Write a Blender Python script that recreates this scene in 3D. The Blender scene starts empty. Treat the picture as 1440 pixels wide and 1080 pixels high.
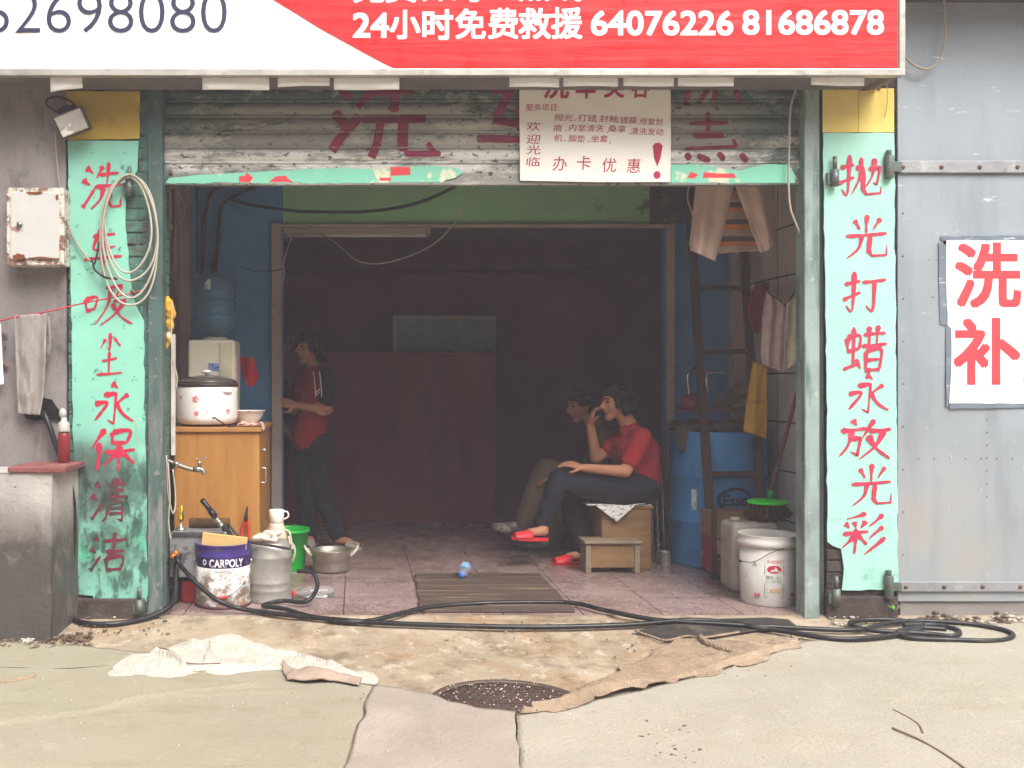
import bpy, bmesh, math, random
from mathutils import Vector, Matrix, noise as mnoise

random.seed(7)
sc = bpy.context.scene
COL = sc.collection

# ---------------------------------------------------------------- camera, sky, sun, exposure
FOC, DIST, HC, XV, YV = 1400.0, 5.09, 1.218, 500.0, 530.0     # focal length and principal point in photograph pixels
cd = bpy.data.cameras.new('camera'); cam = bpy.data.objects.new('camera', cd); COL.objects.link(cam)
cam.location = (0, -DIST, HC); cam.rotation_euler = (math.radians(90), 0, 0)
cd.sensor_width = 36; cd.lens = 35.0
cd.shift_x = (720 - XV) / 1440; cd.shift_y = -(540 - YV) / 1440
cd.clip_start = .05; cd.clip_end = 500
sc.camera = cam

SUN_EL, SUN_AZ = math.radians(52), math.radians(152)          # azimuth measured from +Y towards +X
wd = bpy.data.worlds.new('World'); sc.world = wd; wd.use_nodes = True
wn, wl = wd.node_tree.nodes, wd.node_tree.links
bgn = wn['Background']
sky = wn.new('ShaderNodeTexSky'); sky.sky_type = 'NISHITA'; sky.sun_disc = False
sky.sun_elevation = SUN_EL; sky.sun_rotation = SUN_AZ
sky.air_density = 1.0; sky.dust_density = 5.0; sky.ozone_density = 1.0
hs = wn.new('ShaderNodeHueSaturation'); hs.inputs['Saturation'].default_value = .28
wl.new(sky.outputs[0], hs.inputs['Color']); wl.new(hs.outputs[0], bgn.inputs[0])
bgn.inputs[1].default_value = .15
sd = bpy.data.lights.new('sun', 'SUN'); sd.energy = 1.5; sd.angle = math.radians(35); sd.color = (1, .965, .925)
sun = bpy.data.objects.new('sun', sd); COL.objects.link(sun)
sdir = Vector((math.sin(SUN_AZ) * math.cos(SUN_EL), math.cos(SUN_AZ) * math.cos(SUN_EL), math.sin(SUN_EL)))
sun.rotation_euler = sdir.to_track_quat('Z', 'Y').to_euler(); sun.location = sdir * 30

vs = sc.view_settings
vs.view_transform = 'Standard'; vs.look = 'None'; vs.gamma = 1; vs.use_curve_mapping = False
vs.exposure = 1.2
sc.render.engine = 'CYCLES'
sc.cycles.max_bounces = 10; sc.cycles.diffuse_bounces = 6; sc.cycles.transparent_max_bounces = 12
sc.cycles.use_denoising = True

# ---------------------------------------------------------------- helpers
V = Vector
def W(px, py, Y):
    """photograph pixel -> point on the plane at depth Y"""
    s = (DIST + Y) / FOC
    return V(((px - XV) * s, Y, HC - (py - YV) * s))
def sm(a, b, x):
    t = max(0, min(1, (x - a) / (b - a))); return t * t * (3 - 2 * t)
def gz(x, y):
    """height of the ground in front of the shop"""
    if y >= 0: return 0.0
    return -.012 - .034 * sm(0, .55, -y) + .007 * mnoise.noise(V((x * 1.3, y * 1.6, 3))) * sm(.02, .4, -y) \
        + .0035 * mnoise.noise(V((x * 5, y * 6, 9))) * sm(.0, .15, -y)
def G(px, py, lift=0.0):
    """photograph pixel -> point on the ground or the shop floor"""
    Z = 0.0
    for _ in range(6):
        d = FOC * (HC - Z) / (py - YV); y = d - DIST; x = (px - XV) * d / FOC
        Z = gz(x, y)
    return V((x, y, Z + lift))
def srgb(h):
    h = h.lstrip('#'); r = [int(h[i:i+2], 16) / 255 for i in (0, 2, 4)]
    return tuple(c / 12.92 if c <= .04045 else ((c + .055) / 1.055) ** 2.4 for c in r)
def n3(p, s=1.0, off=0.0):
    return mnoise.noise(V((p[0] * s + off, p[1] * s + off * 1.7, p[2] * s - off)))

MATS = {}
def mat(name, col, rough=.6, metallic=0.0, var=.18, vs_=6.0, layers=(), bump=.15, bs=60.0, spec=.4, alpha=1.0, trans=0.0, ior=1.45, st=None, coat=0.0, bump2=None, emit=None):
    """procedural surface: base colour, broad tonal variation, layers of stains or worn paint, fine bump"""
    if name in MATS: return MATS[name]
    if isinstance(col, str): col = srgb(col)
    m = bpy.data.materials.new(name); m.use_nodes = True
    N, L = m.node_tree.nodes, m.node_tree.links
    b = N['Principled BSDF']
    tc = N.new('ShaderNodeTexCoord')
    def mapped(s3, off):
        mp = N.new('ShaderNodeMapping'); L.new(tc.outputs['Object'], mp.inputs[0])
        mp.inputs['Scale'].default_value = s3; mp.inputs['Location'].default_value = (off, off * .7, off * 1.3)
        return mp.outputs[0]
    def noise_(scale, det, st3=None, off=0.0, ro=.55, dist=0.0):
        n = N.new('ShaderNodeTexNoise'); n.inputs['Scale'].default_value = scale
        n.inputs['Detail'].default_value = det; n.inputs['Roughness'].default_value = ro; n.inputs['Distortion'].default_value = dist
        L.new(mapped(st3 or (1, 1, 1), off), n.inputs['Vector']); return n.outputs['Fac']
    def ramp(src, lo, hi, a=0.0, bb=1.0):
        r = N.new('ShaderNodeMapRange'); r.inputs[1].default_value = lo; r.inputs[2].default_value = hi
        r.inputs[3].default_value = a; r.inputs[4].default_value = bb; L.new(src, r.inputs[0]); return r.outputs[0]
    def mul(a, bb):
        q = N.new('ShaderNodeMath'); q.operation = 'MULTIPLY'; L.new(a, q.inputs[0])
        if isinstance(bb, float): q.inputs[1].default_value = bb
        else: L.new(bb, q.inputs[1])
        return q.outputs[0]
    def mix(f, a, bb):
        q = N.new('ShaderNodeMix'); q.data_type = 'RGBA'; L.new(f, q.inputs[0])
        for s, i in ((a, 6), (bb, 7)):
            if isinstance(s, tuple): q.inputs[i].default_value = (*s[:3], 1)
            else: L.new(s, q.inputs[i])
        return q.outputs[2]
    dark = tuple(c * (1 - var) for c in col); lite = tuple(min(1, c * (1 + var)) for c in col)
    cur = mix(ramp(noise_(vs_, 6, st), .3, .7), dark, lite)
    rgh = None
    sep = None
    for i, ly in enumerate(layers):
        lc = ly['c']; lc = srgb(lc) if isinstance(lc, str) else lc
        f = ramp(noise_(ly.get('s', 8), ly.get('d', 8), ly.get('st'), 3.1 + 5.7 * i + ly.get('off', 0), ly.get('ro', .6), ly.get('dist', 0)), ly.get('lo', .5), ly.get('hi', .6))
        for ax in ('x', 'y', 'z'):
            for key in (ax, ax + '2'):
                if key in ly:
                    if sep is None:
                        sep = N.new('ShaderNodeSeparateXYZ'); L.new(tc.outputs['Object'], sep.inputs[0])
                    f = mul(f, ramp(sep.outputs['XYZ'.index(ax.upper())], ly[key][0], ly[key][1]))
        f = mul(f, float(ly.get('k', 1)))
        cur = mix(f, cur, lc)
        if 'r' in ly:
            q = N.new('ShaderNodeMix'); L.new(f, q.inputs[0]); q.inputs[3].default_value = ly['r']
            if rgh is None: q.inputs[2].default_value = rough
            else: L.new(rgh, q.inputs[2])
            rgh = q.outputs[0]
    L.new(cur, b.inputs['Base Color'])
    if rgh is None: rgh = ramp(noise_(vs_ * 2.3, 4, None, 9), .3, .7, max(.02, rough - .1), min(1, rough + .1))
    L.new(rgh, b.inputs['Roughness'])
    b.inputs['Metallic'].default_value = metallic; b.inputs['Specular IOR Level'].default_value = spec
    b.inputs['Alpha'].default_value = alpha; b.inputs['Transmission Weight'].default_value = trans; b.inputs['IOR'].default_value = ior
    b.inputs['Coat Weight'].default_value = coat
    if emit: b.inputs['Emission Color'].default_value = (*emit[0], 1); b.inputs['Emission Strength'].default_value = emit[1]
    if bump:
        bp = N.new('ShaderNodeBump'); bp.inputs['Strength'].default_value = bump; bp.inputs['Distance'].default_value = .01
        L.new(noise_(bs, 5, st, 1.3), bp.inputs['Height']); nrm = bp.outputs[0]
        if bump2:                                        # a wave: weave, corrugation, plank edges
            wv = N.new('ShaderNodeTexWave'); wv.bands_direction = bump2.get('dir', 'X'); wv.inputs['Scale'].default_value = bump2['s']
            wv.inputs['Distortion'].default_value = bump2.get('dist', .5); L.new(tc.outputs['Object'], wv.inputs['Vector'])
            b2 = N.new('ShaderNodeBump'); b2.inputs['Strength'].default_value = bump2.get('k', .3); b2.inputs['Distance'].default_value = .006
            L.new(wv.outputs['Fac'], b2.inputs['Height']); L.new(nrm, b2.inputs['Normal']); nrm = b2.outputs[0]
        L.new(nrm, b.inputs['Normal'])
    MATS[name] = m; return m

WORLD = {}                                                # world position of each empty
def thing(name, label, cat, loc=(0, 0, 0), group=None, kind=None):
    o = bpy.data.objects.new(name, None); COL.objects.link(o); o.location = loc; WORLD[o] = V(loc)
    o.empty_display_size = .1
    return tag(o, label, cat, group, kind)
def tag(o, label, cat=None, group=None, kind=None):
    if label: o['label'] = label
    if cat: o['category'] = cat
    if group: o['group'] = group
    if kind: o['kind'] = kind
    return o

class MB:
    """collects shapes into one mesh"""
    def __init__(s): s.v, s.f, s.sm = [], [], []
    def add(s, vs_, fs, smooth=False):
        n = len(s.v); s.v += [V(p) for p in vs_]
        for f in fs: s.f.append([n + i for i in f]); s.sm.append(smooth)
        return s
    def box(s, x0, x1, y0, y1, z0, z1, rot=None, at=None):
        p = [V((x, y, z)) for x in (x0, x1) for y in (y0, y1) for z in (z0, z1)]
        if rot is not None: p = [rot @ (q - V(at)) + V(at) for q in p]
        return s.add(p, [(0, 1, 3, 2), (4, 6, 7, 5), (0, 4, 5, 1), (2, 3, 7, 6), (0, 2, 6, 4), (1, 5, 7, 3)])
    def pbox(s, px0, py0, px1, py1, Y0, Y1):
        """box whose front face fills a rectangle of the photograph at depth Y0"""
        a, b = W(px0, py0, Y0), W(px1, py1, Y0)
        return s.box(min(a.x, b.x), max(a.x, b.x), Y0, Y1, min(a.z, b.z), max(a.z, b.z))
    def bar(s, p, q, w, d=None, up=(0, 0, 1)):
        """square bar from p to q"""
        p, q = V(p), V(q); d = d or w; t = (q - p).normalized(); u = V(up)
        if abs(t.dot(u)) > .95: u = V((0, 1, 0))
        a = t.cross(u).normalized(); b = a.cross(t)
        pts = [e + a * sx * w / 2 + b * sz * d / 2 for e in (p, q) for sx, sz in ((-1, -1), (1, -1), (1, 1), (-1, 1))]
        return s.add(pts, [(3, 2, 1, 0), (4, 5, 6, 7), (0, 1, 5, 4), (1, 2, 6, 5), (2, 3, 7, 6), (3, 0, 4, 7)])
    def tube(s, pts, r, n=8, sub=5, rfun=None, cap=True):
        pts = [V(p) for p in pts]
        if sub > 1 and len(pts) > 2:
            o = []
            for i in range(len(pts) - 1):
                p0, p1, p2, p3 = pts[max(0, i - 1)], pts[i], pts[i + 1], pts[min(len(pts) - 1, i + 2)]
                for k in range(sub):
                    t = k / sub
                    o.append(.5 * ((2 * p1) + (p2 - p0) * t + (2 * p0 - 5 * p1 + 4 * p2 - p3) * t * t + (3 * p1 - p0 - 3 * p2 + p3) * t ** 3))
            pts = o + [pts[-1]]
        m = len(pts); vs_, fs = [], []
        t0 = (pts[1] - pts[0]).normalized(); a = t0.orthogonal().normalized()
        for i, p in enumerate(pts):
            t = (pts[min(m - 1, i + 1)] - pts[max(0, i - 1)]).normalized()
            a = (a - t * a.dot(t)).normalized(); b = t.cross(a)
            rr = rfun(i / (m - 1)) * r if rfun else r
            vs_ += [p + (a * math.cos(2 * math.pi * k / n) + b * math.sin(2 * math.pi * k / n)) * rr for k in range(n)]
        for i in range(m - 1):
            for k in range(n):
                k2 = (k + 1) % n; fs.append((i * n + k, i * n + k2, (i + 1) * n + k2, (i + 1) * n + k))
        if cap: fs += [tuple(range(n))[::-1], tuple((m - 1) * n + k for k in range(n))]
        return s.add(vs_, fs, True)
    def cyl(s, p, q, r, n=16): return s.tube([p, q], r, n, 1)
    def lathe(s, prof, at=(0, 0, 0), n=32, tilt=None, jig=0.0):
        """profile of (radius, height) turned about a vertical axis"""
        at = V(at); vs_, fs = [], []
        for j, (r, z) in enumerate(prof):
            for k in range(n):
                a = 2 * math.pi * k / n
                rr = r * (1 + jig * mnoise.noise(V((math.cos(a) * 1.5, math.sin(a) * 1.5, z * 6))))
                p = V((math.cos(a) * rr, math.sin(a) * rr, z))
                if tilt is not None: p = tilt @ p
                vs_.append(at + p)
        m = len(prof)
        for j in range(m - 1):
            for k in range(n):
                k2 = (k + 1) % n; fs.append((j * n + k, j * n + k2, (j + 1) * n + k2, (j + 1) * n + k))
        if prof[0][0] > .001: fs.append(tuple(range(n))[::-1])
        if prof[-1][0] > .001: fs.append(tuple((m - 1) * n + k for k in range(n)))
        return s.add(vs_, fs, True)
    def ball(s, c, r, sc3=(1, 1, 1), n=14, rot=None):
        vs_, fs = [], []; c = V(c); h = n // 2 + 1
        for j in range(h + 1):
            th = math.pi * j / h
            for k in range(n):
                ph = 2 * math.pi * k / n
                p = V((math.sin(th) * math.cos(ph) * sc3[0], math.sin(th) * math.sin(ph) * sc3[1], math.cos(th) * sc3[2])) * r
                if rot is not None: p = rot @ p
                vs_.append(c + p)
        for j in range(h):
            for k in range(n):
                k2 = (k + 1) % n; fs.append((j * n + k, (j + 1) * n + k, (j + 1) * n + k2, j * n + k2))
        return s.add(vs_, fs, True)
    def cap(s, p, r0, q, r1, n=12):
        """tapered capsule (closed)"""
        p, q = V(p), V(q); t = q - p
        if t.length < 1e-5: return s.ball(p, r0)
        L_ = t.length; t.normalize(); a = t.orthogonal().normalized(); b = t.cross(a)
        prof = [(r0 * math.cos(x), -r0 * math.sin(x)) for x in (1.45, 1.0, .5)] + [(r0, 0), ((r0 + r1) / 2, L_ / 2), (r1, L_)] + [(r1 * math.cos(x), L_ + r1 * math.sin(x)) for x in (.5, 1.0, 1.45)]
        vs_, fs = [], []
        for r, z in prof:
            vs_ += [p + t * z + (a * math.cos(2 * math.pi * k / n) + b * math.sin(2 * math.pi * k / n)) * r for k in range(n)]
        m = len(prof)
        for j in range(m - 1):
            for k in range(n):
                k2 = (k + 1) % n; fs.append((j * n + k, j * n + k2, (j + 1) * n + k2, (j + 1) * n + k))
        fs += [tuple(range(n))[::-1], tuple((m - 1) * n + k for k in range(n))]
        return s.add(vs_, fs, True)
    def prism(s, poly, Y0, Y1):
        """polygon of (x, z) points extruded from Y0 (front) to Y1"""
        n = len(poly); vs_ = [V((x, Y0, z)) for x, z in poly] + [V((x, Y1, z)) for x, z in poly]
        fs = [tuple(range(n)), tuple(range(2 * n - 1, n - 1, -1))] + [(i, i + n, (i + 1) % n + n, (i + 1) % n) for i in range(n)]
        return s.add(vs_, fs)
    def plate(s, pxs, Y0, Y1, wob=0.0, step=14):
        """outline in photograph pixels (at depth Y0), with a slightly wandering edge"""
        pts = []
        for i, (x, y) in enumerate(pxs):
            x2, y2 = pxs[(i + 1) % len(pxs)]
            k = max(1, int(math.hypot(x2 - x, y2 - y) / step)) if wob else 1
            for j in range(k):
                t = j / k; qx, qy = x + (x2 - x) * t, y + (y2 - y) * t
                if wob and j: qx += wob * mnoise.noise(V((qx * .06, qy * .06, 1))); qy += wob * mnoise.noise(V((qx * .06, qy * .06, 7)))
                w = W(qx, qy, Y0); pts.append((w.x, w.z))
        return s.prism(pts, Y0, Y1)
    def sheet(s, fn, nu, nv, smooth=True):
        vs_ = [fn(i / nu, j / nv) for j in range(nv + 1) for i in range(nu + 1)]
        fs = [(j * (nu + 1) + i, j * (nu + 1) + i + 1, (j + 1) * (nu + 1) + i + 1, (j + 1) * (nu + 1) + i) for j in range(nv) for i in range(nu)]
        return s.add(vs_, fs, smooth)
    def build(s, name, m, parent=None, bevel=0.0, solid=0.0, seg=2, label=None):
        me = bpy.data.meshes.new(name); me.from_pydata([tuple(p) for p in s.v], [], s.f)
        me.polygons.foreach_set('use_smooth', s.sm)
        bm = bmesh.new(); bm.from_mesh(me); bmesh.ops.recalc_face_normals(bm, faces=bm.faces); bm.to_mesh(me); bm.free()
        me.materials.append(m); me.update()
        o = bpy.data.objects.new(name, me); COL.objects.link(o)
        if parent is not None:
            o.parent = parent; o.location = -WORLD.get(parent, V((0, 0, 0)))
        if solid:
            md = o.modifiers.new('thickness', 'SOLIDIFY'); md.thickness = solid; md.offset = 0
        if bevel:
            md = o.modifiers.new('edges', 'BEVEL'); md.width = bevel; md.segments = seg; md.limit_method = 'ANGLE'; md.angle_limit = math.radians(35)
        if label: o['label'] = label
        return o
    def flat(s, me_name='shape'): return s

def remeshed(mb, voxel, smooth=4, disp=0.0, ds=12.0, ds2=None):
    """union of closed shapes as one continuous skin"""
    me = bpy.data.meshes.new('tmp'); me.from_pydata([tuple(p) for p in mb.v], [], mb.f)
    bm = bmesh.new(); bm.from_mesh(me); bmesh.ops.recalc_face_normals(bm, faces=bm.faces); bm.to_mesh(me); bm.free()
    o = bpy.data.objects.new('tmp', me); COL.objects.link(o)
    md = o.modifiers.new('r', 'REMESH'); md.mode = 'VOXEL'; md.voxel_size = voxel; md.use_smooth_shade = True
    if smooth:
        ms = o.modifiers.new('s', 'SMOOTH'); ms.factor = .5; ms.iterations = smooth
    bpy.context.view_layer.update()
    ev = o.evaluated_get(bpy.context.evaluated_depsgraph_get()); m2 = ev.to_mesh()
    nb = MB(); nb.v = [v.co.copy() for v in m2.vertices]
    if disp:
        for i, v in enumerate(m2.vertices):
            p = v.co; d = disp * (mnoise.noise(p * ds) + .5 * mnoise.noise(p * ds * 2.3))
            nb.v[i] = p + v.normal * d
    nb.f = [list(p.vertices) for p in m2.polygons]; nb.sm = [True] * len(nb.f)
    ev.to_mesh_clear(); bpy.data.objects.remove(o); bpy.data.meshes.remove(me)
    return nb

def text_mb(mb, body, rect, Y, bold=0.0, shear=0.0, fit=True, rot=0.0, thick=.0):
    """writing fitted into a rectangle of the photograph (x0, y0, x1, y1) on the plane at depth Y"""
    c = bpy.data.curves.new('t', 'FONT'); c.body = body; c.offset = bold if bold <= .012 and body.isascii() else 0; c.shear = shear; c.resolution_u = 4
    o = bpy.data.objects.new('t', c); COL.objects.link(o); bpy.context.view_layer.update()
    ev = o.evaluated_get(bpy.context.evaluated_depsgraph_get()); me = ev.to_mesh()
    xs = [v.co.x for v in me.vertices]; ys = [v.co.y for v in me.vertices]
    ax, bx, ay, by = min(xs), max(xs), min(ys), max(ys)
    x0, y0, x1, y1 = rect; cx, cy = (x0 + x1) / 2, (y0 + y1) / 2; ca, sa = math.cos(rot), math.sin(rot)
    pts = []
    for v in me.vertices:
        u = x0 + (v.co.x - ax) / (bx - ax) * (x1 - x0); w = y1 + (v.co.y - ay) / (by - ay) * (y0 - y1)
        u, w = cx + (u - cx) * ca - (w - cy) * sa, cy + (u - cx) * sa + (w - cy) * ca
        pts.append(W(u, w, Y))
    k = bold * (x1 - x0) / max(.1, bx - ax) if bold > .012 else 0
    for i, (ox, oy) in enumerate(((0, 0), (-k, -k), (k, -k), (k, k), (-k, k), (k, 0), (-k, 0)) if k else ((0, 0),)):
        s_ = (DIST + Y) / FOC
        mb.add([p + V((ox * s_, -.00008 * i, oy * s_)) for p in pts], [tuple(p.vertices) for p in me.polygons])
    ev.to_mesh_clear(); bpy.data.objects.remove(o); bpy.data.curves.remove(c)

STROKES = {
 '洗': [[(10,12),(28,24)], [(4,36),(22,48)], [(6,94),(14,84),(34,54)], [(50,8),(36,34)], [(44,27),(90,22)], [(64,0),(62,48)], [(32,52),(100,46)], [(54,52),(48,76),(26,98)], [(72,50),(68,82),(76,92),(98,90),(98,70)]],
 '车': [[(24,22),(80,15)], [(50,0),(28,46),(82,40)], [(4,68),(100,60)], [(54,30),(54,100)]],
 '吸': [[(2,38),(9,70)], [(3,40),(27,33),(23,62)], [(9,66),(25,61)], [(44,12),(80,4)], [(79,6),(64,42)], [(62,42),(90,38)], [(88,40),(66,74),(36,100)], [(56,12),(49,56),(26,98)], [(60,48),(80,78),(106,96)]],
 '尘': [[(50,0),(50,38),(42,32)], [(34,14),(16,36)], [(66,12),(88,30)], [(24,64),(78,57)], [(50,42),(50,92)], [(6,95),(96,90)]],
 '永': [[(44,2),(60,13)], [(26,29),(56,24),(54,94),(38,84)], [(6,49),(36,46),(8,86)], [(86,26),(60,47)], [(56,42),(74,70),(102,88)]],
 '保': [[(32,2),(4,50)], [(20,34),(20,98)], [(48,10),(50,38)], [(48,10),(86,6),(80,36)], [(50,36),(80,34)], [(32,57),(100,50)], [(66,38),(66,100)], [(62,58),(34,88)], [(70,56),(100,84)]],
 '清': [[(10,12),(26,24)], [(2,40),(18,50)], [(4,94),(12,84),(30,58)], [(42,16),(92,12)], [(46,30),(88,27)], [(66,0),(66,42)], [(36,46),(100,42)], [(46,56),(44,84),(32,100)], [(46,56),(86,54),(86,98),(74,92)], [(50,69),(84,67)], [(50,82),(84,80)]],
 '洁': [[(10,12),(26,24)], [(2,40),(18,50)], [(4,94),(12,84),(30,58)], [(36,22),(98,18)], [(66,0),(66,48)], [(42,48),(92,45)], [(46,62),(50,98)], [(46,62),(90,60),(84,95)], [(50,93),(84,90)]],
 '抛': [[(2,32),(34,24)], [(22,0),(22,94),(8,82)], [(0,70),(36,54)], [(38,32),(58,28)], [(50,6),(48,56),(32,96)], [(56,30),(58,82),(66,95),(100,92),(100,76)], [(68,34),(95,30),(90,72),(80,66)], [(81,8),(78,50),(62,80)]],
 '光': [[(50,0),(50,42)], [(20,12),(34,34)], [(82,8),(66,34)], [(2,49),(98,42)], [(40,46),(34,76),(6,100)], [(60,44),(58,82),(66,93),(100,91),(100,68)]],
 '打': [[(2,33),(40,24)], [(24,0),(24,96),(8,84)], [(0,72),(42,52)], [(44,27),(102,20)], [(74,22),(74,96),(56,84)]],
 '蜡': [[(8,28),(12,60)], [(8,28),(38,24),(36,53)], [(10,57),(38,51)], [(22,6),(24,88)], [(2,94),(36,83)], [(30,72),(42,92)], [(46,22),(98,18)], [(58,4),(60,43)], [(80,2),(78,41)], [(42,45),(102,40)], [(54,55),(56,100)], [(54,55),(89,52),(86,98)], [(56,75),(86,72)], [(56,95),(86,92)]],
 '放': [[(24,0),(33,14)], [(2,29),(52,22)], [(24,28),(18,66),(2,94)], [(22,49),(42,46),(38,90),(24,80)], [(67,0),(46,46)], [(56,29),(100,24)], [(87,26),(72,66),(42,100)], [(56,40),(74,72),(102,98)]],
 '彩': [[(54,0),(8,14)], [(6,24),(16,36)], [(28,20),(33,34)], [(54,18),(42,36)], [(2,51),(62,44)], [(32,36),(32,98)], [(30,54),(2,84)], [(36,52),(60,76)], [(94,2),(62,32)], [(96,32),(64,62)], [(102,58),(54,100)]],
 '惠': [[(20,18),(84,14)], [(24,30),(28,54)], [(24,30),(80,28),(76,52)], [(28,42),(76,40)], [(28,54),(76,52)], [(52,0),(52,64)], [(16,67),(86,62)], [(14,76),(6,94)], [(32,74),(36,95),(72,94),(74,80)], [(52,72),(60,84)], [(80,70),(96,88)]],
 '优': [[(30,0),(4,52)], [(20,36),(20,98)], [(36,36),(98,30)], [(60,4),(58,50),(30,98)], [(68,36),(68,84),(76,94),(98,92),(98,74)], [(80,8),(90,20)]],
}
def brush(mb, ch, rect, Y, wid=10.0, shear=.06, flat_end=False, lift=.00012):
    """one brush-painted character: every stroke a tapering ribbon on the plane at depth Y"""
    x0, y0, x1, y1 = rect; sx, sy = (x1 - x0) / 100, (y1 - y0) / 100
    for i, st in enumerate(STROKES[ch]):
        P = [V((x0 + (x + shear * (50 - y)) * sx, y0 + y * sy, 0)) for x, y in st]
        o = []
        for a in range(len(P) - 1):
            p0, p1, p2, p3 = P[max(0, a - 1)], P[a], P[a + 1], P[min(len(P) - 1, a + 2)]
            for k in range(8):
                t = k / 8
                if len(P) == 2:
                    q = p1.lerp(p2, t); nn = (p2 - p1).orthogonal().normalized(); q += nn * 1.2 * sx * math.sin(math.pi * t) * (1 if i % 2 else -1)
                elif len(P) > 3 or t < -1: q = p1.lerp(p2, t)
                else: q = .5 * ((2 * p1) + (p2 - p0) * t + (2 * p0 - 5 * p1 + 4 * p2 - p3) * t * t + (3 * p1 - p0 - 3 * p2 + p3) * t ** 3)
                o.append(q)
        o.append(P[-1]); m = len(o); L_, R_ = [], []
        length = sum((o[k + 1] - o[k]).length for k in range(m - 1))
        dx = P[-1] - P[0]; horiz = abs(dx.x) > 1.6 * abs(dx.y)
        tail = .25 if (not flat_end and (dx.x < -4 * sx or len(st) > 3)) else (.8 if horiz else .55)
        for k, p in enumerate(o):
            t = k / (m - 1); d = (o[min(m - 1, k + 1)] - o[max(0, k - 1)]).normalized(); nn = V((-d.y, d.x, 0))
            w = 1.0 if flat_end else (.84 + .16 * math.cos(2 * math.pi * t) + .10 * math.sin(t * 7 + i))
            if not flat_end:
                w *= 1.22 * (1 - t) + tail * .85 * t
                w *= min(1, .35 + t * 8)
                if t > .93: w *= .6
            w *= wid * sx * 1.15 * (.86 if horiz and not flat_end else 1.0) * (.9 + .25 * mnoise.noise(V((p.x * .21, p.y * .21, i))))
            if length < 25 * sx and not flat_end: w *= 1.15 * (.55 + .7 * math.sin(math.pi * min(1, t + .12)))
            L_.append(p + nn * w / 2); R_.append(p - nn * w / 2)
        yy = Y - lift * i
        # join the two edges and round the first end a little
        vs_ = [W(p.x, p.y, yy) for p in L_] + [W(p.x, p.y, yy) for p in R_]
        mb.add(vs_, [(k, k + 1, m + k + 1, m + k) for k in range(m - 1)])
# ---------------------------------------------------------------- materials
RUST = '#5a2f1c'
M_plaster = mat('plaster', '#7d7774', .85, var=.22, vs_=2.2, bump=.35, bs=45, layers=[dict(c='#8a8583', s=2.6, st=(1.4, 1, .5), d=10, ro=.7, lo=.5, hi=.66, k=.7), dict(c='#3f3a38', s=4, st=(1, 1, .6), d=10, ro=.7, lo=.56, hi=.68, k=.6), dict(c='#3c3836', s=1.7, lo=.5, hi=.72, k=.7, z=(1.9, .2)), dict(c='#8d8783', s=3.5, lo=.55, hi=.75, k=.5), dict(c='#2c2927', s=6, st=(1.6, 1, .35), lo=.56, hi=.72, k=.6), dict(c='#9a9590', s=30, lo=.66, hi=.72, k=.5)])
M_block = mat('concrete_block', '#a39c96', .8, var=.2, vs_=3, bump=.5, bs=35, layers=[dict(c='#3a3432', s=3, d=10, ro=.7, lo=.22, hi=.5, k=.9, z=(.66, .42), r=.45), dict(c='#a39b94', s=4, st=(2, 2, .5), lo=.52, hi=.7, k=.6, z=(.3, .75)), dict(c='#2b2725', s=45, lo=.66, hi=.7, k=.8)])
M_brick = mat('grimy_brick', '#4c423d', .9, var=.3, vs_=9, bump=.6, bs=50, layers=[dict(c='#2a2523', s=7, lo=.45, hi=.65, k=.7), dict(c='#6e5a50', s=14, lo=.58, hi=.7, k=.6)])
M_brick_green = mat('green_painted_brick', '#4d6f62', .85, var=.25, vs_=8, bump=.6, bs=50, layers=[dict(c='#4a423c', s=9, lo=.54, hi=.64, k=.8)])
M_mortar = mat('mortar', '#4a4541', .95, var=.3, bump=.7, bs=80)
M_post = mat('green_steel', '#465d57', .5, var=.2, vs_=5, bump=.12, bs=90, layers=[dict(c='#7b7d7b', s=9, st=(2, 2, .35), lo=.42, hi=.56, k=.85, z=(1.5, .7)), dict(c='#8d8f8c', s=22, lo=.6, hi=.66, k=.7), dict(c=RUST, s=18, st=(1, 1, .4), lo=.62, hi=.7, k=.8)])
M_post_grey = mat('grey_green_steel', '#8b9b95', .45, var=.18, vs_=5, bump=.1, bs=90, layers=[dict(c='#3d5a52', s=7, st=(2, 2, .3), lo=.48, hi=.62, k=.7), dict(c='#b6bdb8', s=22, lo=.6, hi=.68, k=.6), dict(c='#6a6560', s=9, lo=.45, hi=.6, k=.7, z=(.7, .1))])
M_shutter = mat('peeling_shutter', '#2f4840', .6, var=.22, vs_=10, bump=.3, bs=120, layers=[dict(c='#8f8e86', s=4.0, d=14, st=(.4, 1, 1.6), ro=.78, lo=.38, hi=.44, k=.92), dict(c='#b4b1a8', s=3, st=(.5, 1, 1.2), d=12, ro=.75, lo=.53, hi=.58, k=.7), dict(c='#dcdad3', s=5, st=(.3, 1, 2), d=12, ro=.75, lo=.44, hi=.5, k=.85, z=(2.40, 2.37), z2=(2.26, 2.29)), dict(c='#35504a', s=3.2, d=13, ro=.78, st=(.8, 1, 1.2), lo=.44, hi=.5, k=.75, x=(1.75, 2.15)), dict(c='#35504a', s=3.2, d=13, ro=.78, st=(.8, 1, 1.2), lo=.47, hi=.53, k=.7, x=(-.35, -.9)), dict(c='#2c453d', s=6, d=13, ro=.78, st=(.8, 1, 1.2), lo=.45, hi=.49, k=.9, z=(2.6, 2.66)), dict(c='#2b4139', s=26, d=6, st=(1, 1, 1.4), lo=.6, hi=.63, k=.85), dict(c='#8a6a4a', s=9, st=(.4, 1, 2), lo=.66, hi=.74, k=.6)])
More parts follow.
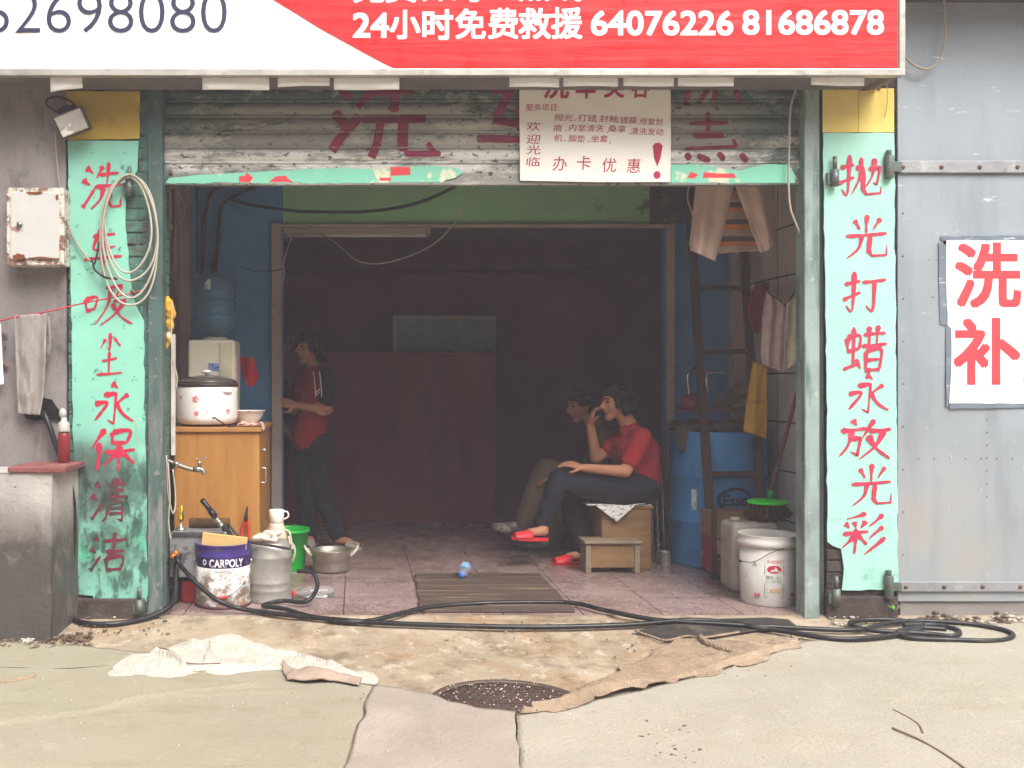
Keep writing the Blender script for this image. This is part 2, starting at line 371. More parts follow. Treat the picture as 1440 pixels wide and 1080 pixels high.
M_mint = mat('mint_board', '#80bda8', .55, var=.07, vs_=3, bump=.06, bs=40, layers=[dict(c='#93d0bb', s=3.5, lo=.5, hi=.75, k=.45), dict(c='#b88b3a', s=10, st=(4, 1, .35), lo=.68, hi=.74, k=.7), dict(c='#3a554a', s=4.5, d=10, ro=.72, lo=.36, hi=.58, k=.85, z=(.98, .74), z2=(.05, .3)), dict(c='#4a4a48', s=2.5, d=9, ro=.7, lo=.30, hi=.5, k=.7, z=(.95, .82), z2=(.4, .6), x=(-1.1, -1.25)), dict(c='#1f2f29', s=14, d=8, st=(1.3, 1, .5), lo=.5, hi=.6, k=.75, z=(.9, .68)), dict(c='#4fbf98', s=4, lo=.55, hi=.66, k=.8, z=(.55, .3)), dict(c='#35544a', s=24, lo=.62, hi=.67, k=.7)])
M_mint_r = mat('pale_mint_board', '#9dd2bf', .5, var=.05, vs_=3, bump=.05, bs=40, layers=[dict(c='#bfe4d9', s=2.5, lo=.45, hi=.75, k=.5), dict(c='#6f9c8c', s=7, d=9, lo=.55, hi=.66, k=.7, z=(.75, .25)), dict(c='#8a7358', s=26, st=(1, 1, .25), lo=.68, hi=.72, k=.5), dict(c='#54766a', s=30, lo=.67, hi=.70, k=.6)])
M_yellow = mat('yellow_board', '#b79a3e', .55, var=.08, bump=.05, layers=[dict(c='#7a6a34', s=8, lo=.58, hi=.72, k=.5), dict(c='#e0c766', s=5, lo=.55, hi=.7, k=.5)])
M_yellow_r = mat('pale_yellow_board', '#dfc767', .55, var=.06, bump=.05, layers=[dict(c='#b08f3a', s=12, st=(3, 1, .3), lo=.6, hi=.7, k=.5), dict(c='#eee0a0', s=4, lo=.5, hi=.7, k=.5)])
M_red = mat('red_paint', '#b3213f', .6, var=.12, vs_=14, bump=.05, layers=[dict(c='#d0566c', s=24, lo=.6, hi=.68, k=.5)])
M_red_worn = mat('worn_red_paint', '#7a1f3c', .6, var=.2, vs_=12, bump=.05, layers=[dict(c='#6b5c58', s=22, d=10, ro=.7, lo=.6, hi=.63, k=.8)])
M_banner_white = mat('white_banner', '#f2f2ef', .45, var=.02, bump=.02, layers=[dict(c='#d8d8d2', s=3, lo=.6, hi=.8, k=.4)])
M_banner_red = mat('red_banner', '#c92325', .34, var=.05, vs_=4, bump=.5, bs=3, st=(.3, 1, 5), layers=[dict(c='#e06a66', s=9, st=(.25, 1, 6), lo=.62, hi=.72, k=.35)])  # paler streaks painted in as highlights along the banner wrinkles
M_navy = mat('navy_letter', '#2a2c46', .5, var=.06, bump=0)
M_white_letter = mat('white_letter', '#f6f6f4', .5, var=.02, bump=0)
M_red_letter = mat('red_letter', '#e0454c', .45, var=.05, bump=.03)
M_alu = mat('worn_aluminium', '#b6b2a8', .38, .55, var=.12, vs_=7, st=(.3, 1, 1), bump=.12, bs=30, layers=[dict(c='#8a6c4a', s=16, lo=.6, hi=.7, k=.7), dict(c='#7d7a74', s=8, lo=.55, hi=.7, k=.6)])
M_soffit = mat('soffit_board', '#6d6966', .8, var=.2, bump=.2)
M_paper = mat('white_paper', '#efeeea', .7, var=.04, bump=.1, bs=25)
M_poster = mat('poster_board', '#efebe0', .6, var=.03, bump=.06, bs=20, layers=[dict(c='#d9b878', s=11, lo=.68, hi=.74, k=.6), dict(c='#b9ab9a', s=40, lo=.7, hi=.74, k=.6)])
M_door = mat('grey_sheet_metal', '#9aa3a9', .42, .25, var=.08, vs_=1.4, bump=.10, bs=14, layers=[dict(c='#a9a39c', s=1.6, lo=.42, hi=.62, k=.7, z=(1.3, .5)), dict(c='#dfe1e2', s=11, d=12, ro=.75, st=(.5, 1, 2.4), lo=.63, hi=.66, k=.85, z=(1.0, 1.7)), dict(c='#6e6257', s=9, d=10, ro=.7, st=(.6, 1, 1.6), lo=.68, hi=.70, k=.9), dict(c='#7e8890', s=3, st=(2, 1, .3), lo=.52, hi=.7, k=.5), dict(c='#ccd0d2', s=60, st=(1, 1, .25), lo=.66, hi=.69, k=.5)])
M_strap = mat('grey_strap_steel', '#96989a', .5, .3, var=.12, bump=.2, bs=60, layers=[dict(c='#7a5a45', s=14, lo=.62, hi=.7, k=.8), dict(c='#c4c2bd', s=9, lo=.56, hi=.68, k=.6)])
M_rivet = mat('rusty_rivet', '#6a5147', .6, .4, var=.25, bump=.3)
M_hinge = mat('hinge_steel', '#66706a', .5, .5, var=.2, bump=.3, layers=[dict(c='#7c5540', s=30, lo=.55, hi=.66, k=.8)])
M_ground = mat('apron_concrete', '#9a8b76', .62, var=.12, vs_=5, bump=.45, bs=30, layers=[dict(c='#b5a68e', s=2.4, st=(1, .9, 1), d=10, ro=.7, lo=.46, hi=.66, k=.75), dict(c='#8f6534', s=2.6, st=(1, .9, 1), d=12, ro=.72, lo=.50, hi=.66, k=.55), dict(c='#5c4a38', s=9, st=(1, .8, 1), d=12, ro=.8, lo=.53, hi=.60, k=.38), dict(c='#66584a', s=5, st=(1, .8, 1), d=12, ro=.75, lo=.52, hi=.62, k=.6, r=.3), dict(c='#c4b9a6', s=8, st=(1, .8, 1), d=12, ro=.78, lo=.55, hi=.6, k=.6), dict(c='#6a5a4a', s=1.3, st=(.5, 3, 1), lo=.5, hi=.7, k=.5, r=.22, y=(-.62, -.1)), dict(c='#3f352b', s=38, d=6, lo=.66, hi=.70, k=.7), dict(c='#e0d6c2', s=60, lo=.69, hi=.72, k=.7)])
M_carpet_l = mat('olive_carpet', '#938c78', .95, var=.07, vs_=1.5, bump=.7, bs=70, layers=[dict(c='#767f56', s=1.5, lo=.5, hi=.72, k=.6, x=(-.9, -1.9)), dict(c='#97907e', s=1.8, lo=.45, hi=.65, k=.7), dict(c='#7f7156', s=3.4, st=(.7, 1.3, 1), d=12, ro=.75, lo=.53, hi=.68, k=.5), dict(c='#a9a291', s=8, d=12, ro=.8, lo=.56, hi=.64, k=.4), dict(c='#5b4a38', s=26, d=7, lo=.68, hi=.72, k=.6)])
M_carpet_r = mat('pale_olive_carpet', '#9c9585', .95, var=.06, vs_=1.5, bump=.7, bs=70, layers=[dict(c='#888b70', s=1.3, lo=.5, hi=.75, k=.55, x=(1.7, 3)), dict(c='#a29b8f', s=2.1, lo=.45, hi=.65, k=.6), dict(c='#92856c', s=3.2, st=(.7, 1.3, 1), d=12, ro=.75, lo=.54, hi=.68, k=.5), dict(c='#b3ac9f', s=8, d=12, ro=.8, lo=.56, hi=.64, k=.4), dict(c='#5b4a38', s=30, d=7, lo=.69, hi=.72, k=.6)])
M_carpet_p = mat('pinkish_carpet', '#978c80', .95, var=.07, vs_=2, bump=.7, bs=70, layers=[dict(c='#a69a8e', s=2.2, lo=.45, hi=.65, k=.7), dict(c='#8c6f68', s=3, d=12, ro=.75, lo=.53, hi=.68, k=.55), dict(c='#5b4a38', s=30, d=7, lo=.68, hi=.72, k=.6)])
M_burlap = mat('burlap', '#94806a', .95, var=.2, vs_=5, bump=.9, bs=60, bump2=dict(s=26, k=.4, dist=3), layers=[dict(c='#665447', s=14, d=10, ro=.75, lo=.52, hi=.68, k=.55), dict(c='#b3a28c', s=9, d=10, ro=.75, lo=.52, hi=.7, k=.6)])
M_sack = mat('cream_sacking', '#b8b0a3', .95, var=.08, vs_=6, bump=.9, bs=55, bump2=dict(s=22, k=.35, dist=4), layers=[dict(c='#b59b76', s=6, lo=.6, hi=.72, k=.6), dict(c='#c2baab', s=4, lo=.5, hi=.7, k=.5)])
M_sack_fold = mat('brown_sacking', '#a08c7c', .95, var=.15, vs_=8, bump=.6, bs=150, layers=[dict(c='#7c5b46', s=8, lo=.55, hi=.68, k=.6)])
M_rubber = mat('black_rubber', '#2a2826', .38, var=.2, bump=.1, bs=30, layers=[dict(c='#5c5650', s=7, lo=.55, hi=.7, k=.55)])
M_mat = mat('dark_floor_mat', '#35312f', .75, var=.2, bump=.4, bs=80, layers=[dict(c='#70634f', s=5, lo=.56, hi=.7, k=.5)])
M_iron = mat('cast_iron', '#5f5048', .6, .4, var=.25, bump=.3, layers=[dict(c='#6b4a35', s=8, lo=.5, hi=.65, k=.6), dict(c='#8a8078', s=20, lo=.6, hi=.7, k=.5)])
M_blue = mat('blue_wall', '#5490bd', .7, var=.12, vs_=3, bump=.1, bs=30, layers=[dict(c='#3f6f92', s=4, lo=.52, hi=.7, k=.6), dict(c='#4f7da3', s=12, lo=.62, hi=.7, k=.4)])
M_green = mat('green_wall', '#92c690', .7, var=.1, vs_=3, bump=.1, bs=30, layers=[dict(c='#5c4a38', s=3.5, d=9, lo=.60, hi=.64, k=.85, x=(1.4, 2.05)), dict(c='#a38a3a', s=9, lo=.62, hi=.66, k=.8, x=(1.9, 2.1))])
M_peel = mat('peeled_wall', '#4a4038', .85, var=.25, vs_=6, bump=.3, layers=[dict(c='#9a8238', s=5, d=8, lo=.6, hi=.63, k=.8), dict(c='#4d6a48', s=4, lo=.62, hi=.66, k=.7)])
M_inner_wall = mat('stained_wall', '#bfad9d', .85, var=.2, vs_=3, bump=.25, bs=40, layers=[dict(c='#5d5047', s=3, st=(1, 1, .5), lo=.48, hi=.7, k=.7), dict(c='#3a302a', s=8, lo=.62, hi=.7, k=.6)])
M_tilewall = mat('wall_tiles', '#d6cec6', .35, var=.1, vs_=2, bump=.05, layers=[dict(c='#a69c94', s=3, lo=.5, hi=.7, k=.5)])
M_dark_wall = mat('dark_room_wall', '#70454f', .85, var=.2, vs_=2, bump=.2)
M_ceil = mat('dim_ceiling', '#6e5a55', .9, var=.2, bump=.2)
M_frame = mat('pale_frame_steel', '#a99c8d', .55, var=.1, vs_=6, bump=.15, layers=[dict(c='#6e5142', s=40, lo=.66, hi=.70, k=.8), dict(c='#8a7f72', s=6, lo=.5, hi=.68, k=.5)])
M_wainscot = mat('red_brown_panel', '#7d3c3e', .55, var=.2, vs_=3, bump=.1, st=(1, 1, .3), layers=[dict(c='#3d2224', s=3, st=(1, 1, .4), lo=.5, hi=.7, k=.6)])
M_mirror = mat('dusty_glass', '#6f8279', .25, var=.15, bump=.02, layers=[dict(c='#2c3230', s=3, st=(1, 1, 1.5), lo=.5, hi=.54, k=.9, z=(1.47, 1.42))])  # dark reflected silhouettes painted into the lower glass
M_black_hose = mat('black_hose', '#1d1c1d', .33, var=.2, bump=.1, bs=30, layers=[dict(c='#5a5450', s=9, lo=.58, hi=.7, k=.5)])
M_cable_white = mat('dirty_white_cable', '#aaa294', .6, var=.12, bump=0)
M_cable_dark = mat('dark_cable', '#2b2422', .6, var=.2, bump=0)
M_cable_red = mat('dark_red_cable', '#5a2426', .6, var=.2, bump=0)
M_rope = mat('red_cord', '#b03040', .8, var=.25, bump=.3)

# ---------------------------------------------------------------- the ground
def axis(a, b, st, far):
    o = []; x = a
    while x < b: o.append(x); x += st
    o.append(b); lo, hi = [], []; k = st; x = a
    while x > -far: k *= 1.6; x -= k; lo.append(x)
    k = st; x = b
    while x < far: k *= 1.6; x += k; hi.append(x)
    return lo[::-1] + o + hi
gx, gy = axis(-2.6, 3.8, .045, 70), [y for y in axis(-3.2, 0, .035, 70) if y < .02] + [.06, 1, 6, 30, 80]
def ground_z(x, y): return gz(x, y) if y < .005 else -.075
mb = MB(); nx = len(gx)
mb.add([(x, y, ground_z(x, y)) for y in gy for x in gx], [(j * nx + i, j * nx + i + 1, (j + 1) * nx + i + 1, (j + 1) * nx + i) for j in range(len(gy) - 1) for i in range(nx - 1)], True)
tag(mb.build('ground', M_ground), 'wet tan concrete apron in front of the shop', 'ground', kind='structure')

# shop floor: terrazzo tiles with a lip at the threshold
def floor_material():
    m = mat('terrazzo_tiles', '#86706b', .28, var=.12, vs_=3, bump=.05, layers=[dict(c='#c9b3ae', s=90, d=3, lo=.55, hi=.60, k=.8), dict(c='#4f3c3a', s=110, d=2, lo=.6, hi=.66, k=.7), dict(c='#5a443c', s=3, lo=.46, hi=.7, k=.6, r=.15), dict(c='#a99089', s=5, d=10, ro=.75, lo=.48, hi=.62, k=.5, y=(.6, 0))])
    N, L = m.node_tree.nodes, m.node_tree.links; b = N['Principled BSDF']
    src = b.inputs['Base Color'].links[0].from_socket
    tc = [n for n in N if n.type == 'TEX_COORD'][0]; br = N.new('ShaderNodeTexBrick'); mp = N.new('ShaderNodeMapping')
    mp.inputs['Location'].default_value = (.062, 0, 0); L.new(tc.outputs['Object'], mp.inputs[0]); L.new(mp.outputs[0], br.inputs['Vector'])
    br.offset = 0; br.inputs['Scale'].default_value = 1; br.inputs['Brick Width'].default_value = .41; br.inputs['Row Height'].default_value = .41
    br.inputs['Mortar Size'].default_value = .004; br.inputs['Mortar Smooth'].default_value = .3
    q = N.new('ShaderNodeMix'); q.data_type = 'RGBA'; L.new(br.outputs['Fac'], q.inputs[0]); L.new(src, q.inputs[6]); q.inputs[7].default_value = (.06, .045, .04, 1)
    L.new(q.outputs[2], b.inputs['Base Color']); return m
mb = MB().box(-1.3, 2.9, -.004, 3.6, -.07, 0)
tag(mb.build('floor', floor_material(), bevel=.006), 'pink terrazzo tiled floor of the shop', 'floor', kind='structure')

# unseen house row added behind the camera to keep low sky out
ob = thing('added_house_row', 'unseen grey house row added across the street to block low sky', 'building', (0, -15, 0))
M_opp = mat('grey_render', '#6f6a64', .9, var=.15, vs_=.6, bump=.2)
MB().box(-32, 34, -22, -15, -.2, 8.2).build('wall', M_opp, ob)
MB().box(-32.2, 34.2, -22.2, -14.6, 8.2, 8.5).build('roof', M_opp, ob)
b = MB()
for i in range(15):
    for j in range(3): b.box(-29 + i * 4.2, -27.2 + i * 4.2, -15.0, -14.96, .9 + j * 2.6, 2.3 + j * 2.6)
b.build('windows', mat('dark_window', '#1a1e22', .1, var=.1, bump=0), ob)

# ---------------------------------------------------------------- the building
shop = thing('shop_building', 'open fronted brick shop unit with tiled side wall and dark back room', 'shop', (.8, 1.8, 0))
def part(name, m, *boxes, bevel=0.0, parent=shop):
    b = MB()
    for x in boxes: b.box(*x)
    return b.build(name, m, parent, bevel)
part('side_wall', M_inner_wall, (-1.35, -1.15, .302, 3.6, -.07, 3.1))
def tile_wall():
    m = M_tilewall; N, L = m.node_tree.nodes, m.node_tree.links; b = N['Principled BSDF']
    src = b.inputs['Base Color'].links[0].from_socket; tc = [n for n in N if n.type == 'TEX_COORD'][0]
    sp = N.new('ShaderNodeSeparateXYZ'); cb = N.new('ShaderNodeCombineXYZ'); L.new(tc.outputs['Object'], sp.inputs[0])
    L.new(sp.outputs[1], cb.inputs[0]); L.new(sp.outputs[2], cb.inputs[1]); br = N.new('ShaderNodeTexBrick'); L.new(cb.outputs[0], br.inputs['Vector'])
    br.offset = 0; br.inputs['Scale'].default_value = 1; br.inputs['Brick Width'].default_value = .45; br.inputs['Row Height'].default_value = .31
    br.inputs['Mortar Size'].default_value = .005
    q = N.new('ShaderNodeMix'); q.data_type = 'RGBA'; L.new(br.outputs['Fac'], q.inputs[0]); L.new(src, q.inputs[6]); q.inputs[7].default_value = (.05, .04, .035, 1)
    L.new(q.outputs[2], b.inputs['Base Color']); return m
part('side_wall', tile_wall(), (2.73, 2.9, .102, 3.6, -.07, 3.1))
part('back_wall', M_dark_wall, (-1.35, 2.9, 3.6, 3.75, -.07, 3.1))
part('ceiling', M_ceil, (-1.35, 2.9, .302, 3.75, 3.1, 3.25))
part('upper_wall', M_plaster, (-6.0, 2.77, .11, .30, 2.72, 5.2), (2.77, 7.5, .02, .30, 3.2, 5.2))
part('roof_slab', M_ceil, (-6, 7.5, .302, 6, 3.25, 3.45))
# brick piers at either side of the opening
def pier(x0, x1, d, m, inset):
    b = MB(); z = -.03; r = 0
    while z < 2.7:
        x = x0 - (.12 if r % 2 else 0)
        while x < x1:
            a, c = max(x0, x) + .004, min(x1, x + .236) - .004
            if c - a > .02:
                j = random.uniform(-.004, .004); b.box(a, c, inset + j, d - .02, z + .004, z + .058)
            x += .24
        z += .062; r += 1
    p = b.build('pier', m, shop, bevel=.004)
    MB().box(x0 + .008, x1 - .008, inset + .006, d, -.05, 2.75).build('mortar_bed', m, p)
pier(-1.473, -1.0, .30, M_brick_green, .0)
pier(2.405, 2.77, .10, M_brick, .0)
part('pier_base', M_brick, (-1.48, -1.07, -.03, .2, -.06, .09), bevel=.01)
part('pier_base', M_brick, (2.40, 2.765, -.025, .09, -.06, .10), bevel=.01)

pw = thing('plaster_wall', 'stained grey plaster wall at the left of the shop', 'wall', (-2.5, 0, 0))
b = MB(); b.sheet(lambda u, v: V((-6 + u * 4.522, -.012 + .008 * mnoise.noise(V((u * 9, v * 6, 2))), -.08 + v * 5.2)), 90, 90)
b.box(-6, -1.478, .0, .3, -.08, 5.1); b.build('wall', M_plaster, pw)
# dark plate painted as the shade inside the broken hose hole
hb = MB(); hp = [(38, 566), (55, 556), (72, 562), (84, 578), (86, 592), (70, 588), (52, 592), (36, 588), (30, 577)]
hb.plate(hp, -.026, -.012, 2, 6); hb.build('hole', mat('hole_shade', '#0d0b0b', .95, bump=.3), pw)
sb = MB()
for p in ([(0, 466), (8, 470)], [(0, 476), (11, 472)], [(2, 488), (9, 486)], [(1, 508), (10, 516)], [(5, 520), (12, 516)]): sb.bar(W(*p[0], -.022), W(*p[1], -.022), .010, .003)
sb.build('paint_mark', M_red_worn, pw)

# inner partition: blue and green painted wall with the opening to the back room
pa = thing('partition_wall', 'blue painted partition with a green lintel over the back room opening', 'wall', (.8, 1.9, 0))
PY = 1.85
part('blue_panel', M_blue, (-1.15, -.51, PY, PY + .12, 0, 3.1), parent=pa)
part('blue_panel', M_blue, (2.17, 2.70, PY, PY + .12, 0, 2.29), parent=pa)
part('lintel', M_green, (-.508, 2.05, PY + .003, PY + .12, 2.282, 3.1), parent=pa)
part('peeled_patch', M_peel, (2.05, 2.73, PY + .005, PY + .12, 2.292, 3.1), parent=pa)
fr = thing('door_frame', 'pale rust-spotted steel frame around the back room opening', 'frame', (.8, 1.8, 0))
xl0, xl1, xr0, xr1 = -.582, -.513, 2.155, 2.212
part('jamb', M_frame, (xl0, xl1, 1.80, 1.849, 0, 2.28), bevel=.003, parent=fr)
part('jamb', M_frame, (xr0, xr1, 1.80, 1.849, 0, 2.28), bevel=.003, parent=fr)
part('head_bar', M_frame, (xl1, xr0, 1.81, 1.849, 2.255, 2.279), bevel=.003, parent=fr)
# back room
br_ = thing('panelled_counter', 'red-brown wooden panelling at the back of the dark room', 'panelling', (.8, 3.3, 0))
a0, a1 = W(468, 500, 3.2), W(697, 740, 3.2)
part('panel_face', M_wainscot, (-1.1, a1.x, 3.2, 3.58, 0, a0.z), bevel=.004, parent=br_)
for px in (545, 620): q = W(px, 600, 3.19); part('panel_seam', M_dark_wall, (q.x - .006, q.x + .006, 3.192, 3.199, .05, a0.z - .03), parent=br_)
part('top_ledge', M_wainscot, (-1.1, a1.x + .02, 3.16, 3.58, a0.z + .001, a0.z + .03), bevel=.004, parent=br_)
mi = thing('dusty_mirror', 'dusty greenish mirror standing on the back room panelling', 'mirror', W(622, 498, 3.4))
b0, b1 = W(557, 449, 3.4), W(693, 499, 3.4)
part('glass', M_mirror, (b0.x, b1.x, 3.40, 3.42, a0.z + .03, b0.z), parent=mi)
part('frame', M_frame, (b0.x - .025, b0.x, 3.39, 3.43, a0.z + .03, b0.z + .03), (b1.x, b1.x + .025, 3.39, 3.43, a0.z + .03, b0.z + .03), (b0.x, b1.x, 3.39, 3.43, b0.z, b0.z + .03), parent=mi)
part('beam', mat('dark_beam', '#5a3a42', .9, bump=.2), (-1.149, 2.729, 3.3, 3.599, 2.12, 2.5))
part('false_ceiling', M_ceil, (-1.149, 2.729, 1.972, 3.3, 2.36, 2.42))
lamp = thing('fluorescent_lamp', 'unlit white fluorescent tube under the back room ceiling', 'lamp', W(505, 332, 2.55))
l0, l1 = W(398, 331, 2.55), W(605, 331, 2.55)
MB().box(l0.x, l1.x, 2.52, 2.58, l0.z + .012, 2.359).build('housing', mat('lamp_housing', '#bdb5ac', .4, var=.05), lamp, .004)
MB().cyl((l0.x + .03, 2.55, l0.z), (l1.x - .03, 2.55, l0.z), .014).build('tube', mat('lamp_tube', '#e8e2da', .3, var=.02, bump=0), lamp)
for xe in (l0.x, l1.x - .03): MB().box(xe, xe + .03, 2.53, 2.57, l0.z - .018, l0.z + .013).build('end_cap', mat('lamp_cap', '#8d857c', .5), lamp)

# ---------------------------------------------------------------- roller shutter
sh = thing('roller_shutter', 'half raised peeling green roller shutter with red painted characters', 'shutter', (.65, .05, 2.2))
SX0, SX1, ZB = W(229, 258, .05).x, W(1129, 258, .05).x, W(500, 259, .05).z
pit = .0803; z1 = W(500, 231, .05).z
prof = [(z1 - .002, .062), (z1 + .002, .046), (z1 + .006, .041), (z1 + .010, .046), (z1 + .014, .05)]
for i in range(1, 12):
    t = i / 12; prof.append((z1 + .014 + t * (pit - .018), .05 - .014 * math.sin(math.pi * t) ** .7))
prof.append((z1 + pit - .003, .05))
full = [(z + k * pit, y) for k in range(13) for z, y in prof]
def slat(u, v):
    z, y = full[round(v * (len(full) - 1))]
    return V((SX0 + u * (SX1 - SX0), y + .002 * mnoise.noise(V((u * 7, z * 3, 0))), z))
b = MB(); b.sheet(slat, 40, len(full) - 1); b.build('curtain', M_shutter, sh)
b = MB(); b.box(SX0, SX1, .038, .07, ZB, z1 - .003); b.box(SX0, SX1, .030, .072, ZB - .008, ZB + .012); bb_ = b.build('bottom_bar', M_shutter, sh, .003)
for px in (690, 240): MB().ball(W(px, 244, .035), .011, (1, .6, 1)).build('bolt', M_rivet, sh)
# torn mint paper strip along the bottom bar
M_strip = mat('mint_paper', '#82ccb0', .6, var=.05, bump=.1, layers=[dict(c='#e3dcc0', s=6, d=7, lo=.58, hi=.62, k=.9), dict(c='#b09a48', s=9, lo=.64, hi=.68, k=.7)])
MB().plate([(233, 257), (238, 250), (300, 245), (350, 242), (400, 240), (480, 236), (530, 238), (590, 233), (640, 236), (652, 242), (640, 250), (625, 254), (622, 257)], .0285, .0295, 2, 10).build('paper_strip', M_strip, sh)
MB().plate([(944, 257), (944, 232), (985, 231), (1010, 236), (1040, 240), (1075, 231), (1110, 232), (1120, 250), (1118, 257)], .0285, .0295, 2, 10).build('paper_strip', M_strip, sh)
b = MB()
for q in ([(336, 256), (336, 248), (345, 247), (347, 242), (356, 250), (352, 256)], [(378, 256), (388, 248), (402, 247), (404, 250), (412, 256)], [(534, 254), (534, 250), (549, 250), (549, 235), (577, 235), (577, 246), (550, 247), (550, 254)], [(966, 250), (972, 241), (982, 246), (976, 251)], [(988, 250), (990, 242), (1010, 244), (1032, 244), (1036, 250)]): b.plate(q, .0275, .0283)
b.build('paper_lettering', M_red_letter, sh)
# characters brushed on the slats: laid on their corrugation
def slat_y(z):
    k = (z - z1) % pit + z1
    for (za, ya), (zb, yb) in zip(prof, prof[1:]):
        if za <= k <= zb: return ya + (yb - ya) * (k - za) / max(1e-6, zb - za)
    return .05
b = MB()
def slat_char(ch, rect, wid, only=None):
    m = MB(); brush(m, ch, rect, .03, wid, 0, True)
    # split every ribbon finely so it can follow the slats
    for f in m.f:
        q = [m.v[i] for i in f]
        def pt(u, v): return q[0].lerp(q[1], u).lerp(q[3].lerp(q[2], u), v)
        n = 5
        def fn(u, v, q=q):
            p = pt(u, v); return V((p.x, slat_y(p.z) - .0015 - .0004 * random.random() * 0, p.z)) if p.z > z1 - .004 else V((p.x, .036, p.z))
        b.sheet(fn, n, n)
def slat_stroke(pts, w):
    """one broad stroke in photograph pixels, wrapped over the slats"""
    for (xa, ya), (xb, yb) in zip(pts, pts[1:]):
        d = V((xb - xa, yb - ya, 0)); L_ = d.length; d.normalize(); nn = V((-d.y, d.x, 0)); nu, nv = 6, max(6, int(L_ / 2.2))
        def fn(u, v):
            e = 1 + .12 * mnoise.noise(V((xa * .1 + v * L_ * .11, ya * .1, u)))
            rnd = math.sqrt(max(.12, 1 - max(0, abs(v - .5) * 2 * L_ - L_ + w * .5) ** 2 / (w * .5) ** 2)) if len(pts) == 2 else 1
            px = xa + d.x * L_ * v + nn.x * w * (u - .5) * e * rnd; py = ya + d.y * L_ * v + nn.y * w * (u - .5) * e * rnd
            p = W(px, py, .04)
            return V((p.x, (slat_y(p.z) if p.z > z1 - .004 else .038) - .0016, p.z))
        b.sheet(fn, nu, nv)
for pts, w in (([(478, 126), (492, 137)], 13), ([(580, 128), (521, 131), (502, 151)], 10), ([(556, 124), (554, 158)], 13), ([(470, 157), (488, 178)], 15), ([(506, 163), (484, 187), (466, 212)], 14), ([(508, 168), (600, 167)], 12), ([(535, 170), (531, 200), (522, 222)], 12), ([(567, 170), (566, 213)], 15), ([(568, 216), (620, 216)], 9), ([(601, 201), (611, 214)], 8),
               ([(690, 128), (724, 129)], 9), ([(717, 128), (697, 167)], 12), ([(693, 169), (731, 175)], 11), ([(727, 150), (731, 184)], 8), ([(670, 195), (732, 196)], 11),
               ([(967, 122), (965, 149)], 9), ([(1006, 122), (1005, 143)], 8), ([(996, 125), (982, 146)], 7), ([(1034, 126), (1040, 146)], 9), ([(968, 174), (1024, 173)], 6), ([(996, 157), (996, 184)], 7), ([(974, 190), (1018, 189)], 11), ([(963, 209), (1036, 206)], 5), ([(1030, 196), (1038, 208)], 5), ([(964, 216), (971, 224)], 9), ([(980, 218), (999, 227)], 8), ([(1009, 215), (1019, 225)], 8), ([(1041, 216), (1051, 228)], 8)):
    slat_stroke(pts, w)
b.build('lettering', M_red_worn, sh)
# posts carrying the shutter
def guide(px0, px1, m, name='guide_rail'):
    g = MB(); x0, x1 = W(px0, 0, 0).x, W(px1, 0, 0).x
    return g.box(x0, x1, -.02, .085, -.012, 2.78).build(name, m, sh, .004)
guide(209, 229.5, M_post); guide(1129, 1150, M_post_grey)
b = MB(); b.box(W(201, 0, 0).x, W(208.7, 0, 0).x, .0, .09, -.012, 2.75); b.build('guide_channel', M_post, sh, .003)
b = MB(); b.box(W(1150.3, 0, 0).x, W(1160, 0, 0).x, .008, .09, -.012, 2.75); b.build('guide_channel', mat('dark_channel', '#3d4442', .6, var=.2, bump=.2, layers=[dict(c=RUST, s=12, st=(1, 1, .3), lo=.55, hi=.66, k=.6)]), sh, .003)

# ---------------------------------------------------------------- shop sign
SY = -.28
sg = thing('shop_sign', 'large white and red shop sign with phone numbers above the shutter', 'sign', (.3, SY, 2.9))
c0, c1 = W(-420, -300, SY), W(1263, 97, SY)
MB().box(c0.x, c1.x, SY, -.02, c1.z, c0.z).build('white_face', M_banner_white, sg)
b = MB(); curve = [(556, 96.9), (530, 84), (490, 62), (450, 40), (418, 20), (385, 0), (330, -40), (270, -95), (210, -170), (160, -298)]
b.plate(curve + [(1262.5, -298), (1262.5, 96.9)], SY - .003, SY - .0005); b.build('red_field', M_banner_red, sg)
b = MB()
fz0, fz1 = W(0, 107, SY).z, W(0, 97.3, SY).z
b.box(c0.x, c1.x + .03, SY - .012, SY + .03, fz0, fz1); b.box(c1.x + .001, c1.x + .03, SY - .011, -.02, fz1 + .0005, c0.z)
b.build('trim', M_alu, sg, .003)
MB().box(c0.x, c1.x + .028, SY + .031, -.022, fz0 + .008, c1.z - .001).build('soffit', M_soffit, sg)
b = MB(); text_mb(b, '62698080', (-22, -12, 319, 46), SY - .004, -.012); b.build('phone_lettering', M_navy, sg)
b = MB(); yb = 53
for s, r in (('24', (497, 19, 546, 52)), ('小', (549, 15, 590, 54)), ('时', (595, 14, 636, 55)), ('免', (641, 13, 682, 54)), ('费', (687, 12, 728, 54)), ('救', (730, 12, 774, 54)), ('援', (776, 11, 818, 54)), ('64076226', (832, 16, 1030, 49)), ('81686878', (1045, 15, 1242, 48)),
             ('免', (497, -40, 540, 3)), ('费', (543, -40, 584, 3)), ('咨', (590, -40, 626, 1)), ('询', (632, -40, 676, 2)), ('热', (730, -40, 772, 1)), ('线', (776, -40, 818, 1))):
    text_mb(b, s, r, SY - .0045, .022 if s[0].isdigit() else .026 if s in '小时' else .02)
b.build('white_lettering', M_white_letter, sg)
